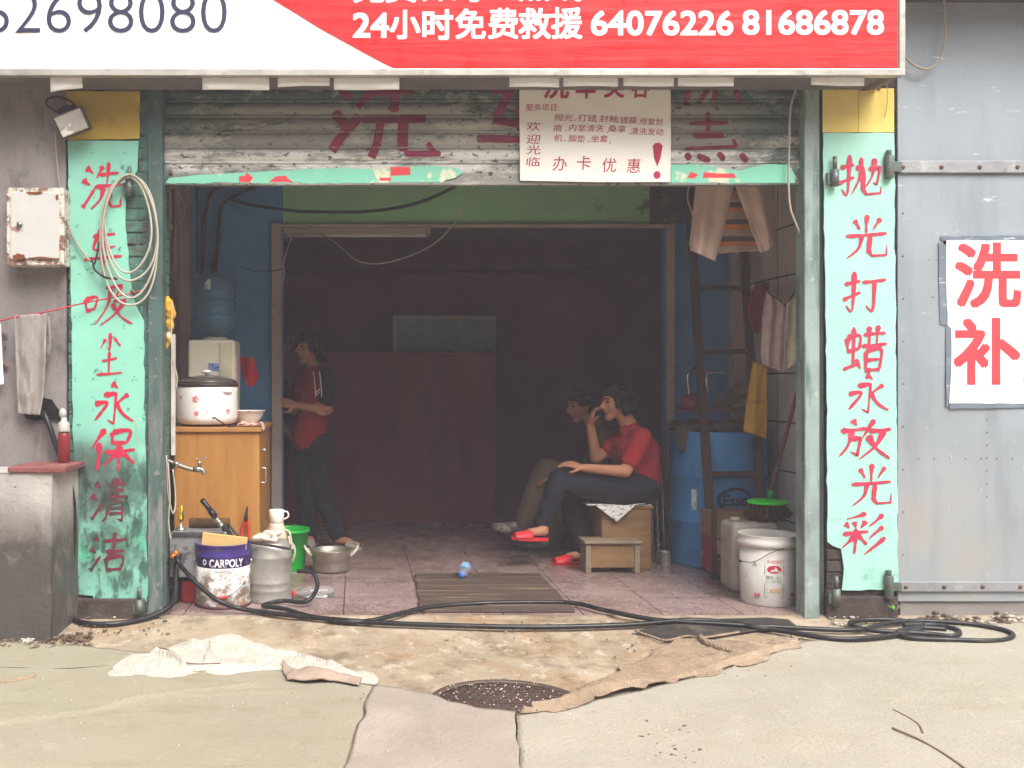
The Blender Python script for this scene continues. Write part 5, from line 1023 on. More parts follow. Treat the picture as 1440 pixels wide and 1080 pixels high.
# small blue bottle on the planks
q = G(649, 819, .022); bb2 = thing('drink_bottle', 'small drink bottle with a blue cap lying on the floor planks', 'bottle', G(652, 815)); q.z = .034 + .004
rq = Matrix.Rotation(math.radians(-14), 3, 'Z') @ Matrix.Rotation(math.radians(-82), 3, 'X'); q.z = .038
b = MB(); b.lathe([(.013, .018), (.015, .026), (.030, .06), (.032, .07), (.032, .09)], q, 22, rq); b.lathe([(.0322, .16), (.032, .195), (.026, .205), (.0005, .2)], q, 22, rq); b.build('body', mat('clear_plastic', '#e8eef0', .06, trans=.9, ior=1.3), bb2)
b = MB(); b.lathe([(.0005, 0), (.0165, .001), (.0165, .02), (.0145, .021)], q, 18, rq); b.build('cap', mat('blue_cap', '#2f6fc0', .4, var=.05), bb2)
b = MB(); b.lathe([(.0322, .0905), (.0325, .095), (.0325, .155), (.0322, .1595)], q, 22, rq); b.build('label', mat('blue_label', '#6d9cc9', .5, var=.1, layers=[dict(c='#d6e0ea', s=26, lo=.55, hi=.6, k=.9), dict(c='#c05a60', s=20, lo=.64, hi=.68, k=.7)]), bb2)
# worn planks let into the floor
pk = thing('floor_planks', 'worn brown wooden planks laid over the floor inside the threshold', 'planks', (.74, .5, 0))
M_plank = mat('worn_plank', '#52443a', .7, var=.22, vs_=4, st=(.4, 5, 1), bump=.5, bs=30, layers=[dict(c='#3a2a20', s=6, st=(.35, 8, 1), d=8, lo=.52, hi=.62, k=.8), dict(c='#9a8266', s=5, st=(.3, 9, 1), d=8, lo=.58, hi=.66, k=.7), dict(c='#8a5a30', s=3, st=(.4, 9, 1), lo=.62, hi=.7, k=.6)])
y = .045; k = 0
while y < .93:
    w = random.uniform(.085, .13); x0 = .335 + random.uniform(-.006, .006) + .03 * (y - .04); x1 = 1.13 + random.uniform(-.008, .008)
    b = MB(); b.box(x0, x1, y, y + w - .006, .002, .017 + random.uniform(-.003, .003)); b.build('plank', M_plank, pk, .003); y += w; k += 1

# ---------------------------------------------------------------- inside, right: drum, ladder, jerrycan and the rest
M_drum = mat('blue_drum_paint', '#3a82b8', .4, var=.08, vs_=4, bump=.06, bs=12, layers=[dict(c='#234f70', s=5, lo=.52, hi=.7, k=.5), dict(c='#6b4a38', s=24, lo=.67, hi=.71, k=.8)])
dr = thing('oil_drum', 'blue steel oil drum with a black oval emblem behind the ladder', 'drum', (2.39, 1.47, 0)); q = V((2.385, 1.475, 0)); Rd = .305
b = MB(); pr = [(Rd, 0), (Rd * 1.015, .008), (Rd * 1.01, .02)]
for zc in (.29, .58): pr += [(Rd, zc - .025), (Rd * 1.03, zc - .008), (Rd * 1.03, zc + .008), (Rd, zc + .025)]
pr += [(Rd, .84), (Rd * 1.015, .855), (Rd * 1.0, .868), (Rd * .96, .866), (Rd * .95, .85), (.0005, .848)]
b.lathe(pr, q, 56); b.build('shell', M_drum, dr)
b = MB(); oc, oz = .005, .44
ring = []
for r1, r2 in ((1.0, 1.0), (.80, .76)): ring.append([(oc + .115 * r1 * math.cos(a), oz + .083 * r2 * math.sin(a)) for a in [2 * math.pi * i / 40 for i in range(40)]])
p_ = on_round(0, 0, 0, ring[0] + ring[1], q, Rd, .0025); b.add(p_, [(i, (i + 1) % 40, 40 + (i + 1) % 40, 40 + i) for i in range(40)])
t_ = MB(); wrap_text(t_, 'Esso', q, Rd, oc - .075, oc + .078, oz - .032, oz + .034, .03, .003); b.add(t_.v, t_.f)
b.build('emblem', mat('drum_emblem', '#15202c', .5, var=.1, layers=[dict(c='#2f74a6', s=20, d=8, lo=.62, hi=.66, k=.7)]), dr)
b = MB(); pts = [(-.27, .37), (-.235, .37), (-.235, .50), (-.27, .50)]; b.add(on_round(0, 0, 0, pts, q, Rd, .003), [(0, 1, 2, 3)]); b.build('sticker', mat('drum_sticker', '#c9ccca', .5, layers=[dict(c='#6a7a8a', s=40, lo=.55, hi=.6, k=.8)]), dr)
# sacking and a red kettle on the drum
sk = MB()
for i in range(26):
    a = random.random() * 6.28; r = random.random() ** .5 * .25; sk.ball(q + V((r * math.cos(a), r * math.sin(a), .872 + random.uniform(0, .03))), random.uniform(.05, .085), (1.2, 1.2, .5), 10)
sk.ball(q + V((-.27, -.12, .86)), .07, (.9, .9, .7)); sk.ball(q + V((-.28, -.15, .79)), .05, (.6, .7, 1.3))
tag(remeshed(sk, .014, 3, .014, 14).build('old_sacking', mat('old_sacking', '#564a3e', .95, var=.3, vs_=12, bump=.6, bs=90)), 'heap of dark brown sacking on top of the blue drum', 'sacking')
rk = thing('red_helmet', 'dull red rounded helmet lying on the drum sacking', 'helmet', q + V((-.2, -.05, .95)))
b = MB(); b.ball(W(972, 566, 1.4), .072, (1.05, 1, .85), 18); b.build('shell', mat('dull_red', '#6e2226', .5, var=.15), rk)
b = MB(); c = W(972, 577, 1.4); b.lathe([(.074, 0), (.098, -.004), (.098, .004), (.074, .008)], c, 28); b.build('brim', mat('dull_red', '#6e2226', .5), rk)
tag(MB().tube([W(969, 555, 1.35), W(967, 530, 1.36), W(973, 519, 1.38), W(988, 517, 1.4), W(993, 524, 1.4)], .008, 8).build('bent_pipe', M_chrome), 'bent shiny pipe sticking up by the red helmet', 'pipe')
tag(MB().tube([W(995, 552, 1.3), W(993, 532, 1.32), W(998, 524, 1.34), W(1019, 525, 1.38)], .007, 8).build('bent_pipe', M_chrome), 'bent shiny pipe behind the ladder rail above the drum', 'pipe')
b = MB()
for k in range(70):
    p0 = W(1000 + random.uniform(-4, 6), 578, 1.42); a = random.uniform(.35, .95); l = random.uniform(.18, .3)
    b.tube([p0, p0 + V((l * .5 * math.cos(a), random.uniform(-.03, .03), l * .5 * math.sin(a))), p0 + V((l * math.cos(a) * 1.05, random.uniform(-.05, .05), l * math.sin(a) * .85))], .0022, 4, 2)
tag(b.build('straw_broom', mat('dry_straw', '#7d6a4a', .9, var=.3, vs_=40)), 'bundle of dry broom straw lying on the drum sacking', 'broom')
# ladder
ld = thing('ladder', 'dark wooden ladder leaning on the blue wall in front of the drum', 'ladder', W(1005, 812, .95)); M_lad = mat('dark_ladder_wood', '#46342a', .75, var=.25, vs_=8, bump=.3)
lt, lb_ = W(968, 268, 1.72), V((W(1005, 812, .955).x, .96, 0)); rt_, rb2 = W(1040, 268, 1.72), V((W(1063, 800, .96).x + .06, .96, 0))
for p, r in ((lb_, lt), (rb2, rt_)): b = MB(); b.bar(p, r, .034, .05, (1, 0, 0)); b.build('rail', M_lad, ld, .004)
for py in (790, 667, 575, 493, 405, 330):
    t0 = (lb_.z * 0 + (800 - py) / 540.0)
    def onr(p, r):
        best = min((i / 200 for i in range(201)), key=lambda t: abs((YV + FOC * (HC - p.lerp(r, t).z) / (DIST + p.lerp(r, t).y)) - py)); return p.lerp(r, best)
    b = MB(); b.bar(onr(lb_, lt), onr(rb2, rt_), .026, .03); b.build('rung', M_lad, ld, .003)
# wall pillar strip beside the blue wall
tag(MB().box(2.60, 2.728, 1.86 - .06, 1.849, 0, 2.25).build('corner_trim', M_inner_wall), 'dull beige corner strip between the blue wall and the tiles', 'trim')
# crate, jerrycan, broom, white bucket
cr = thing('bottle_crate', 'red and brown crate behind the jerrycan', 'crate', at_px(1020, .98)); x0, x1 = W(1004, 0, .9).x, W(1060, 0, .9).x
MB().box(x0, x1, .9, 1.12, .03, .24).build('base_box', mat('red_crate', '#8e2f35', .6, var=.15, layers=[dict(c='#c9a58a', s=9, lo=.58, hi=.63, k=.7)]), cr, .006)
MB().box(x0 - .005, x1 + .005, .895, 1.125, .245, .40).build('upper_box', mat('brown_carton', '#84624c', .8, var=.15, layers=[dict(c='#a8404a', s=4, lo=.56, hi=.6, k=.8)]), cr, .006)
b = MB(); b.box(x0 - .012, x0 + .012, .885, .91, 0, .42); b.box(x0 - .01, x1 + .01, .88, .894, .13, .15); b.build('slat', M_lad, cr)
jc = thing('jerrycan', 'dirty white plastic jerrycan behind the white bucket', 'jerrycan', at_px(1052, .55)); M_jer = mat('dirty_white_plastic', '#a79e93', .5, var=.08, vs_=4, layers=[dict(c='#7a6f64', s=5, lo=.5, hi=.68, k=.6), dict(c='#d0c9bf', s=6, lo=.56, hi=.7, k=.5)])
jx0, jx1, jz = W(1031, 0, .5).x, W(1124, 0, .5).x, W(0, 736, .5).z
MB().box(jx0, jx0 + .27, .5, .72, .0, jz).build('tank', M_jer, jc, .035, seg=4)
b = MB(); b.lathe([(.028, jz - .002), (.028, jz + .02), (.02, jz + .022)], (jx0 + .05, .6, 0), 20); b.build('cap', M_jer, jc)
bo = thing('floor_broom', 'broom with a lime green top and a brown handle standing in the right corner', 'broom', W(1082, 715, .6)); bz = W(0, 709, .6).z; bx_ = W(1080, 0, .6).x
b = MB(); b.lathe([(.075, bz + .004), (.112, bz + .006), (.115, bz + .016), (.105, bz + .022), (.03, bz + .03), (.02, bz + .03)], (bx_, .6, 0), 32); b.build('head', mat('lime_plastic', '#35d62a', .4, var=.06, bump=.05), bo)
b = MB()
for k in range(160):
    a = random.random() * 6.28; r = random.random() ** .5 * .1; p0 = V((bx_ + r * math.cos(a), .6 + r * .8 * math.sin(a), bz + .004)); s_ = random.uniform(.9, 1.45); ln = random.uniform(.085, .13) * (1 - .3 * r / .1)
    p1 = p0 + V(((p0.x - bx_) * (s_ - .85), (p0.y - .6) * (s_ - 1), -ln)); b.tube([p0, p0.lerp(p1, .5) + V((0, 0, -.004)), p1], .006, 5, 1)
b.build('bristles', mat('brown_bristle', '#4d3826', .95, var=.3, vs_=50, bump=.5), bo)
b = MB(); h0, h1 = V((bx_ + .005, .6, bz + .03)), W(1130, 518, .45); b.tube([h0, h0.lerp(h1, .5), h1], .0115, 8, 3); b.build('handle', mat('brown_handle', '#5e3f34', .6, var=.15), bo)
b = MB(); b.cyl(h0 - V((0, 0, .005)), h0.lerp(h1, .07), .017); b.build('ferrule', mat('green_ferrule', '#2f9a5a', .4), bo)
wbk = thing('bucket', 'round white plastic pail with red and green printing by the right post', 'bucket', at_px(1080, .3)); q = at_px(1080, .305); Rw = .148; HW = .372
M_pail = mat('white_pail', '#d2cdc5', .4, var=.03, vs_=4, bump=.03, layers=[dict(c='#b9aa96', s=6, d=8, lo=.55, hi=.7, k=.5), dict(c='#8d8378', s=18, d=8, ro=.7, lo=.62, hi=.68, k=.7)])
b = MB(); b.lathe([(Rw * .93, 0), (Rw * .95, .006), (Rw, HW - .065)], q, 56); b.lathe([(Rw, HW - .0645), (Rw * 1.09, HW - .055), (Rw * 1.10, HW - .035), (Rw * 1.06, HW - .03), (Rw * 1.05, HW - .005), (Rw * 1.07, HW), (Rw * 1.0, HW), (Rw * .98, HW - .02), (Rw * .9, .01), (.0005, .008)], q, 56); b.build('pail', M_pail, wbk)
b = MB(); Rq = Rw * .972
wrap_text(b, '多功能腻子', q, Rq, -.062, .012, .232, .252, .0, .003)
b.add(on_round(0, 0, 0, [(-.026 + .036 * math.cos(a), .202 + .02 * math.sin(a)) for a in [i * math.pi / 12 for i in range(24)]], q, Rq, .004), [tuple(range(24))])
b.add(on_round(0, 0, 0, [(.07, .060), (.095, .060), (.095, .072), (.078, .078), (.07, .070)], q, Rq, .003), [tuple(range(5))])
wrap_text(b, '66', q, Rq, -.125, -.095, .05, .072, .02, .003); wrap_text(b, '净', q, Rq, .118, .128, .06, .072, .02, .003)
b.build('red_print', mat('red_print', '#cf3346', .5, var=.08, layers=[dict(c='#e9e4dc', s=50, lo=.62, hi=.66, k=.7)]), wbk)
b = MB(); b.add(on_round(0, 0, 0, [(-.048, .190), (-.036, .202), (-.028, .196), (-.020, .214), (-.012, .198), (.0, .190)], q, Rq, .0055), [tuple(range(6))]); b.build('emblem_mark', M_white_letter, wbk)
b = MB()
def frame_(u0, z0, u1, z1, w=.0025):
    for r_ in ((u0, z0, u1, z0 + w), (u0, z1 - w, u1, z1), (u0, z0, u0 + w, z1), (u1 - w, z0, u1, z1)):
        b.add(on_round(0, 0, 0, [(r_[0], r_[1]), (r_[2], r_[1]), (r_[2], r_[3]), (r_[0], r_[3])], q, Rq, .0028), [(0, 1, 2, 3)])
frame_(-.075, .175, .022, .262); frame_(-.075, .052, .022, .125)
wrap_text(b, '耐水', q, Rq, -.066, .01, .150, .168, .0, .003); wrap_text(b, '内外墙', q, Rq, -.066, .01, .130, .146, .0, .003); wrap_text(b, '用', q, Rq, -.135, -.115, .21, .232, .01, .003)
for zz in (.045,): b.add(on_round(0, 0, 0, [(-.13, zz - .003), (-.09, zz - .003), (-.09, zz), (-.13, zz)], q, Rq, .0028), [(0, 1, 2, 3)])
b.add(on_round(0, 0, 0, [(.05, .042), (.14, .042), (.14, .044), (.05, .044)], q, Rq, .0028), [(0, 1, 2, 3)])
b.build('green_print', mat('green_print', '#5f9a62', .5, var=.1, layers=[dict(c='#e9e4dc', s=40, lo=.56, hi=.62, k=.8)]), wbk)
b = MB(); 
for k in range(4): b.add(on_round(0, 0, 0, [(-.064 + .019 * k, .08), (-.05 + .019 * k, .08), (-.05 + .019 * k, .1), (-.064 + .019 * k, .1)], q, Rq, .003), [(0, 1, 2, 3)])
for k in range(5): b.add(on_round(0, 0, 0, [(.06 + .004 * (k % 2), .21 - k * .022), (.105 + .01 * (k % 3), .21 - k * .022), (.105 + .01 * (k % 3), .213 - k * .022), (.06, .213 - k * .022)], q, Rq, .003), [(0, 1, 2, 3)])
b.build('faded_print', mat('faded_print', '#d2b285', .6, var=.1, layers=[dict(c='#e9e4dc', s=30, lo=.52, hi=.6, k=.8)]), wbk)
b = MB(); b.tube([q + V((.02, -Rw * 1.1, HW - .055)), q + V((-.05, -Rw * 1.06, HW - .08)), q + V((-.12, -Rw * .75, HW - .135)), q + V((-.158, -.02, HW - .148))], .002, 6); b.ball(q + V((-.158, -.02, HW - .148)), .008); b.build('bail', M_cable_dark, wbk)
tc_ = thing('tin_can', 'small empty tin can on the floor beside the blue drum', 'can', at_px(936, 1.2)); q = at_px(935.5, 1.35)
b = MB(); b.lathe([(.036, 0), (.037, .003), (.035, .008), (.035, .085), (.037, .09), (.033, .088), (.03, .01), (.0005, .008)], q, 26); b.build('can', M_zinc, tc_)

# clothes hung up on the right
M_beige = mat('beige_cotton', '#cfb4a2', .95, var=.08, vs_=8, bump=.4, bs=60, layers=[dict(c='#8f7566', s=4, lo=.52, hi=.7, k=.4)])
sj = thing('beige_shorts', 'beige knee length shorts hung upside up under the shutter', 'shorts', W(1030, 262, .42))
drape([(980, 205), (978, 262), (973, 310), (971, 352)], [(1034, 205), (1032, 262), (1018, 320), (1006, 367)], .42, M_beige, 'leg', sj, .014, 1.6, 30, 40, .004, 2, bulge=.03)
drape([(1032, 205), (1034, 262), (1050, 305), (1069, 356)], [(1088, 205), (1089, 262), (1091, 310), (1093, 345)], .42, M_beige, 'leg', sj, .014, 1.5, 30, 40, .004, 5, bulge=.03)
b = MB(); b.tube([W(969, 258, .40), W(967, 280, .39), W(973, 300, .39), W(974, 312, .40), W(970, 345, .40)], .004, 6); b.build('drawcord', M_cable_white, sj)
wst = thing('striped_shirt', 'orange, grey and beige striped shirt hanging behind the beige shorts', 'shirt', W(1035, 262, .56))
def stripes(name):
    m = mat(name, '#b9a08c', .95, var=.05, bump=.4, bs=60); N, L = m.node_tree.nodes, m.node_tree.links; bs_ = N['Principled BSDF']
    tc = [n for n in N if n.type == 'TEX_COORD'][0]; sp = N.new('ShaderNodeSeparateXYZ'); L.new(tc.outputs['Object'], sp.inputs[0])
    mm = N.new('ShaderNodeMath'); mm.operation = 'FRACT'; a = N.new('ShaderNodeMath'); a.operation = 'DIVIDE'; a.inputs[1].default_value = .096; L.new(sp.outputs[2], a.inputs[0]); L.new(a.outputs[0], mm.inputs[0])
    cr_ = N.new('ShaderNodeValToRGB'); cr_.color_ramp.interpolation = 'CONSTANT'; e = cr_.color_ramp.elements
    e[0].position = 0; e[0].color = (*srgb('#b9a08c'), 1); e[1].position = .42; e[1].color = (*srgb('#d8812c'), 1)
    for p, c in ((.70, '#5b4f4a'),): n = e.new(p); n.color = (*srgb(c), 1)
    L.new(mm.outputs[0], cr_.inputs[0]); L.new(cr_.outputs[0], bs_.inputs['Base Color']); return m
drape([(1000, 205), (1000, 262), (1002, 320), (1004, 358)], [(1072, 205), (1072, 262), (1071, 320), (1070, 352)], .56, stripes('orange_stripes'), 'front', wst, .008, 1.3, 30, 40, .004, 7)
tag(MB().tube([W(930, 200, .5), W(1000, 204, .5), W(1060, 204, .5), W(1140, 200, .48)], .003, 6).build('clothes_line', M_cable_dark), 'line behind the shutter carrying the beige shorts', 'line')
rc = tag(drape([(1064, 398), (1052, 420), (1050, 440), (1060, 468)], [(1082, 396), (1080, 420), (1078, 445), (1066, 470)], 1.15, mat('dark_red_cloth', '#8e2430', .9, var=.15, bump=.3), 'red_cloth', None, .02, 1.5, seed=3), 'dark red cloth hanging on the tiled wall beside the pale clothes', 'cloth')
hg = thing('pale_blouse', 'pale pink patterned blouse on a dark wire hanger by the tiled wall', 'blouse', W(1090, 410, .95))
drape([(1078, 408), (1072, 450), (1070, 500), (1072, 512)], [(1106, 426), (1106, 455), (1104, 500), (1102, 523)], .95, mat('pink_print_cotton', '#d6bec0', .95, var=.12, vs_=20, bump=.4, layers=[dict(c='#d8cdb2', s=9, lo=.52, hi=.64, k=.8), dict(c='#5a9a6a', s=7, lo=.68, hi=.7, k=.9)]), 'front', hg, .022, 2.0, 34, 40, .004, 1)
b = MB(); b.tube([W(1074, 393, .95), W(1081, 412, .94), W(1096, 422, .94), W(1106, 430, .94), W(1114, 416, .93), W(1126, 398, .9)], .004, 6); b.build('hanger', M_cable_dark, hg)
tag(drape([(1106, 428), (1103, 470), (1103, 500), (1101, 524)], [(1134, 402), (1134, 450), (1133, 490), (1130, 500)], .78, mat('cream_cotton', '#d8ccb6', .95, var=.08, bump=.4), 'cream_shirt', None, .016, 1.4, seed=6), 'cream shirt hanging next to the right shutter post', 'shirt')
yf = thing('yellow_bag', 'tall yellow cloth bag hanging beside the tiled wall over the broom', 'bag', W(1062, 508, 1.0))
drape([(1059, 508), (1053, 545), (1048, 580), (1045, 606)], [(1078, 516), (1079, 545), (1079, 580), (1078, 617)], 1.0, mat('ochre_cloth', '#c1912f', .85, var=.08, bump=.3), 'panel', yf, .010, 1.0, 24, 30, .004, 2)
b = MB(); text_mb(b, '永保清洁', (1050, 562, 1075, 568), .972, .0); b.build('lettering', mat('bag_print', '#7a5a2a', .8), yf)
# cables on the blue wall and in the back room opening
def wire(name, label, pts, r, m, cat='cable', sub=6): return tag(MB().tube([W(*p) for p in pts], r, 7, sub).build(name, m), label, cat)
wire('conduit_pipe', 'dark pipe down the stained wall left of the blue partition', [(277, 240, 1.7), (277, 300, 1.7), (277, 385, 1.7)], .008, M_cable_dark, 'pipe')
wire('red_pipe', 'dark red pipe bending down the blue wall to the dispenser', [(345, 258, 1.83), (315, 262, 1.83), (298, 272, 1.83), (289, 300, 1.83), (287, 340, 1.83), (285, 385, 1.82)], .011, M_cable_red, 'pipe')
wire('black_pipe', 'thick black pipe bending down the blue wall beside the red one', [(378, 258, 1.82), (345, 268, 1.82), (322, 280, 1.82), (311, 292, 1.82), (307, 330, 1.82), (299, 385, 1.82)], .012, M_cable_dark, 'pipe')
wire('thin_pipe', 'thin dark line running down the blue wall right of the black pipe', [(310, 330, 1.83), (306, 360, 1.83), (304, 385, 1.83)], .006, M_cable_dark, 'pipe')
wire('black_cable', 'black cable sagging along the blue wall and the green lintel', [(322, 280, 1.78), (352, 288, 1.75), (390, 294, 1.7), (440, 298, 1.6), (520, 297, 1.5), (585, 286, 1.4), (640, 262, 1.3), (660, 245, 1.25)], .011, M_cable_dark)
wire('white_cable', 'thin white cable looping across the dark doorway below the green lintel', [(404, 322, 1.78), (440, 326, 1.7), (470, 340, 1.6), (500, 365, 1.5), (530, 371, 1.45), (570, 362, 1.4), (610, 343, 1.3), (640, 312, 1.2), (664, 262, 1.1)], .0045, M_cable_white)
wire('knotted_cable', 'knotted pale wires hanging at the top left of the doorway', [(416, 320, 1.78), (408, 340, 1.77), (399, 368, 1.77), (400, 385, 1.77), (397, 400, 1.77)], .0045, M_cable_white)
wire('wall_cable', 'dark cable hanging down the stained left wall', [(243, 258, .5), (244, 300, .5), (243, 330, .5), (242, 350, .5), (243, 385, .5)], .008, M_cable_red)
wire('thin_flex', 'thin loose wire loop on the stained left wall', [(240, 262, .4), (252, 272, .42), (260, 292, .45), (256, 310, .45), (246, 322, .42), (238, 310, .4), (234, 295, .4)], .002, M_cable_white, 'wire')
wire('wall_rope', 'thin cord slung from the blue wall to the pale door frame', [(340, 376, 1.82), (360, 382, 1.8), (385, 381, 1.79), (396, 378, 1.785)], .003, M_cable_dark, 'cord')
# ---------------------------------------------------------------- people
M_skin = mat('skin', '#b07a5c', .55, var=.08, vs_=10, bump=.05, bs=200)
M_skin_d = mat('tanned_skin', '#96644a', .55, var=.08, vs_=10, bump=.05, bs=200)
M_hair = mat('black_hair', '#16120f', .5, var=.2, vs_=30, bump=.6, bs=140, st=(1, 1, .3))
M_eye = mat('dark_eye', '#120d0b', .2, var=0, bump=0); M_lip = mat('lips', '#8a4a44', .5, var=.05, bump=0)
def hand(mb, w, d, n, curl=.5, flip=1):
    """palm, four unequal bent fingers and a thumb from the side of the palm; n points out of the palm"""
    d = V(d).normalized(); n = V(n); n = (n - d * n.dot(d)).normalized(); s = d.cross(n) * flip; w = V(w)
    for o in (-.028, -.01, .010, .028): mb.cap(w + s * o * .55 + d * .012, .0145, w + d * .082 + s * o, .0125, 10)
    for o, L_, c in ((.031, .070, .9), (.0105, .080, 1.0), (-.0105, .075, 1.1), (-.030, .058, 1.25)):
        p = w + d * .085 + s * o; a = curl * c * .5
        for k, (fr_, r0, r1) in enumerate(((.45, .0095, .0088), (.31, .0088, .008), (.24, .008, .0068))):
            dr_ = d * math.cos(a) + n * math.sin(a) + s * o * .8; e = p + dr_.normalized() * L_ * fr_ * 1.05
            mb.cap(p, r0, e, r1, 8); p = e; a += curl * c * .75
    p = w + d * .022 + s * .026; e = p + (d * .6 + s * .75 + n * .35).normalized() * .040; mb.cap(p, .014, e, .0105, 9)
    mb.cap(e, .0105, e + (d * .85 + s * .25 + n * .45).normalized() * .032, .008, 9)
def head(mb, hair, C, f, u=(0, 0, 1), cut=0.0, bun=False, k=1.0):
    f = V(f).normalized(); u = V(u); u = (u - f * u.dot(f)).normalized(); r = f.cross(u); C = V(C)
    B = Matrix((r, f, u)).transposed()
    P = lambda x, y, z: C + (r * x + f * y + u * z) * k
    mb.ball(P(0, -.012, .032), .088 * k, (.86, 1.06, .92), 18, B)
    mb.ball(P(0, .022, -.01), .072 * k, (.88, .95, 1.12), 16, B)
    mb.cap(P(0, .018, -.05), .052 * k, P(0, .050, -.088), .028 * k)                      # jaw and chin
    for s in (-1, 1):
        mb.ball(P(.036 * s, .052, -.022), .028 * k, (1, .9, 1), 10, B)                    # cheek
        mb.cap(P(.012 * s, .082, .026), .012 * k, P(.046 * s, .068, .024), .011 * k)      # brow
        mb.ball(P(.079 * s, -.004, -.008), .026 * k, (.34, .75, 1.15), 12, B)             # ear
    mb.cap(P(0, .086, .012), .0095 * k, P(0, .108, -.026), .0125 * k)                     # nose
    mb.ball(P(.012, .095, -.03), .0095 * k); mb.ball(P(-.012, .095, -.03), .0095 * k)
    mb.cap(P(-.016, .082, -.053), .0095 * k, P(.016, .082, -.053), .0095 * k)             # mouth
    eyes, lips, brows = MB(), MB(), MB()
    for s in (-1, 1):
        eyes.ball(P(.031 * s, .0795, .006), .0125 * k, (1.15, .5, .62), 12, B)
        brows.tube([P(.014 * s, .094, .024), P(.032 * s, .089, .031), P(.05 * s, .074, .026)], .0035 * k, 6, 3)
    lips.cap(P(-.017, .0885, -.0535), .005 * k, P(.017, .0885, -.0535), .005 * k)
    hair.ball(P(0, -.022, .045), .098 * k, (.9, 1.02, .95), 18, B)
    for i in range(60):
        a = random.uniform(-2.5, 2.5); zz = random.uniform(-.075 - cut, .10)
        if abs(a) < 1.0 and zz < .062: continue
        if abs(a) < 1.45 and zz < -.01: continue
        rr = math.sqrt(max(0, 1 - ((zz - .03) / .12) ** 2)) if zz > .03 else 1
        hair.ball(P(.083 * rr * math.sin(a), -.016 + .092 * rr * math.cos(a), zz), random.uniform(.016, .028) * k, (1, 1, 1.3), 8, B)
    for i in range(16):
        a = random.uniform(-.95, .95); hair.ball(P(.07 * math.sin(a), .062 * math.cos(a) + .012, random.uniform(.062, .085)), .018 * k, (1.1, .8, 1), 8, B)
    if bun: hair.ball(P(0, -.115, .03), .042 * k); hair.ball(P(0, -.13, -.0), .03 * k)
    return eyes, lips, brows
def person(label, loc, group=None): return thing('person', label, 'person', loc, group)
def limb(mb, pts, radii):
    for a, b, r0, r1 in zip(pts, pts[1:], radii, radii[1:]): mb.cap(a, r0, b, r1, 14)
def finish(p, body, hair, face, skin, vox=.0065):
    remeshed(body, vox, 3).build('body', skin, p)
    remeshed(hair, .0075, 2, .006, 40).build('hair', M_hair, p)
    face[0].build('eyes', M_eye, p); face[1].build('mouth', M_lip, p); face[2].build('eyebrows', M_hair, p)
def slipper(p, heel, toe, m, up=(0, 0, 1), lift=.0):
    heel, toe = V(heel), V(toe); d = (toe - heel).normalized(); u = V(up); u = (u - d * u.dot(d)).normalized(); s = d.cross(u); L_ = (toe - heel).length
    b = MB(); n = 24; ring = []
    for i in range(n):
        a = 2 * math.pi * i / n; t = .5 - .5 * math.cos(a); w = (.034 + .014 * sm(.2, .8, t)) * math.sin(a)
        ring.append(heel + d * L_ * t + s * w)
    b.add([q for q in ring] + [q + u * .016 for q in ring], [tuple(range(n))[::-1], tuple(range(n, 2 * n))] + [(i, (i + 1) % n, (i + 1) % n + n, i + n) for i in range(n)])
    def vamp(x, v):
        a = math.pi * x; t = .50 + .46 * v; w = (.046 - .018 * max(0, v - .5)) ; return heel + d * L_ * t + s * w * math.cos(a) + u * (.012 + (.056 - .030 * v) * math.sin(a))
    b.sheet(vamp, 14, 8); return b.build('slipper', m, p, solid=.004)
def foot(mb, ankle, heel, toe, up=(0, 0, 1)):
    ankle, heel, toe = V(ankle), V(heel), V(toe); d = (toe - heel).normalized(); u = V(up); u = (u - d * u.dot(d)).normalized(); s = d.cross(u)
    h = heel + d * .035 + u * .045; mb.cap(ankle, .034, h, .032); mb.cap(h, .032, heel.lerp(toe, .62) + u * .036, .024); mb.cap(heel + d * .03 + u * .04, .026, heel.lerp(toe, .6) + s * .012 + u * .034, .022); mb.cap(heel + d * .03 + u * .04, .026, heel.lerp(toe, .6) - s * .014 + u * .032, .02)
    for k, o in enumerate((.026, .011, -.002, -.014, -.026)):
        mb.cap(heel.lerp(toe, .6) + s * o * .8 + u * .03, .013 if k == 0 else .010, heel.lerp(toe, .93 - .025 * k) + s * o + u * .026, .011 if k == 0 else .008, 8)
M_redtee = mat('red_tee', '#9a2029', .9, var=.08, vs_=8, bump=.35, bs=40)
M_navy_tr = mat('navy_trousers', '#1d1e2b', .9, var=.15, vs_=8, bump=.35, bs=40)
M_khaki = mat('khaki_cloth', '#75664f', .9, var=.1, vs_=8, bump=.35, bs=40)
M_slip = mat('red_slipper', '#d8323a', .45, var=.06, bump=.05)

# standing woman in the doorway
p1 = person('woman in a red and black sports shirt standing with folded arms beside the doorway post', (W(440, 0, 2.05).x, 2.05, 0))
Y = 2.05; body, hair = MB(), MB(); hc = W(434, 489, Y)
face = head(body, hair, hc, (-.80, -.60, .02), bun=True, cut=.02)
nb_ = W(443, 517, Y); body.cap(hc + V((.012, .012, -.06)), .047, nb_ + V((0, 0, .0)), .052)
shn, shf = W(459, 531, 1.95), W(423, 530, 2.18); ch, wa, pe = W(441, 552, Y), W(438, 592, Y), W(438, 628, Y)
body.cap(shn, .05, shf, .05); body.cap(ch + V((.04, -.03, 0)), .095, ch + V((-.035, .03, 0)), .095); body.cap(ch, .10, wa, .092); body.cap(wa, .10, pe, .11); body.cap(pe + V((.05, -.03, -.02)), .095, pe + V((-.05, .03, -.02)), .095)
eN, wN = W(459, 577, 1.92), W(417, 570, 1.86); limb(body, [shn, eN, wN], [.046, .037, .025]); hand(body, wN, W(400, 566, 1.84) - wN, (.1, .6, -.5), .5)
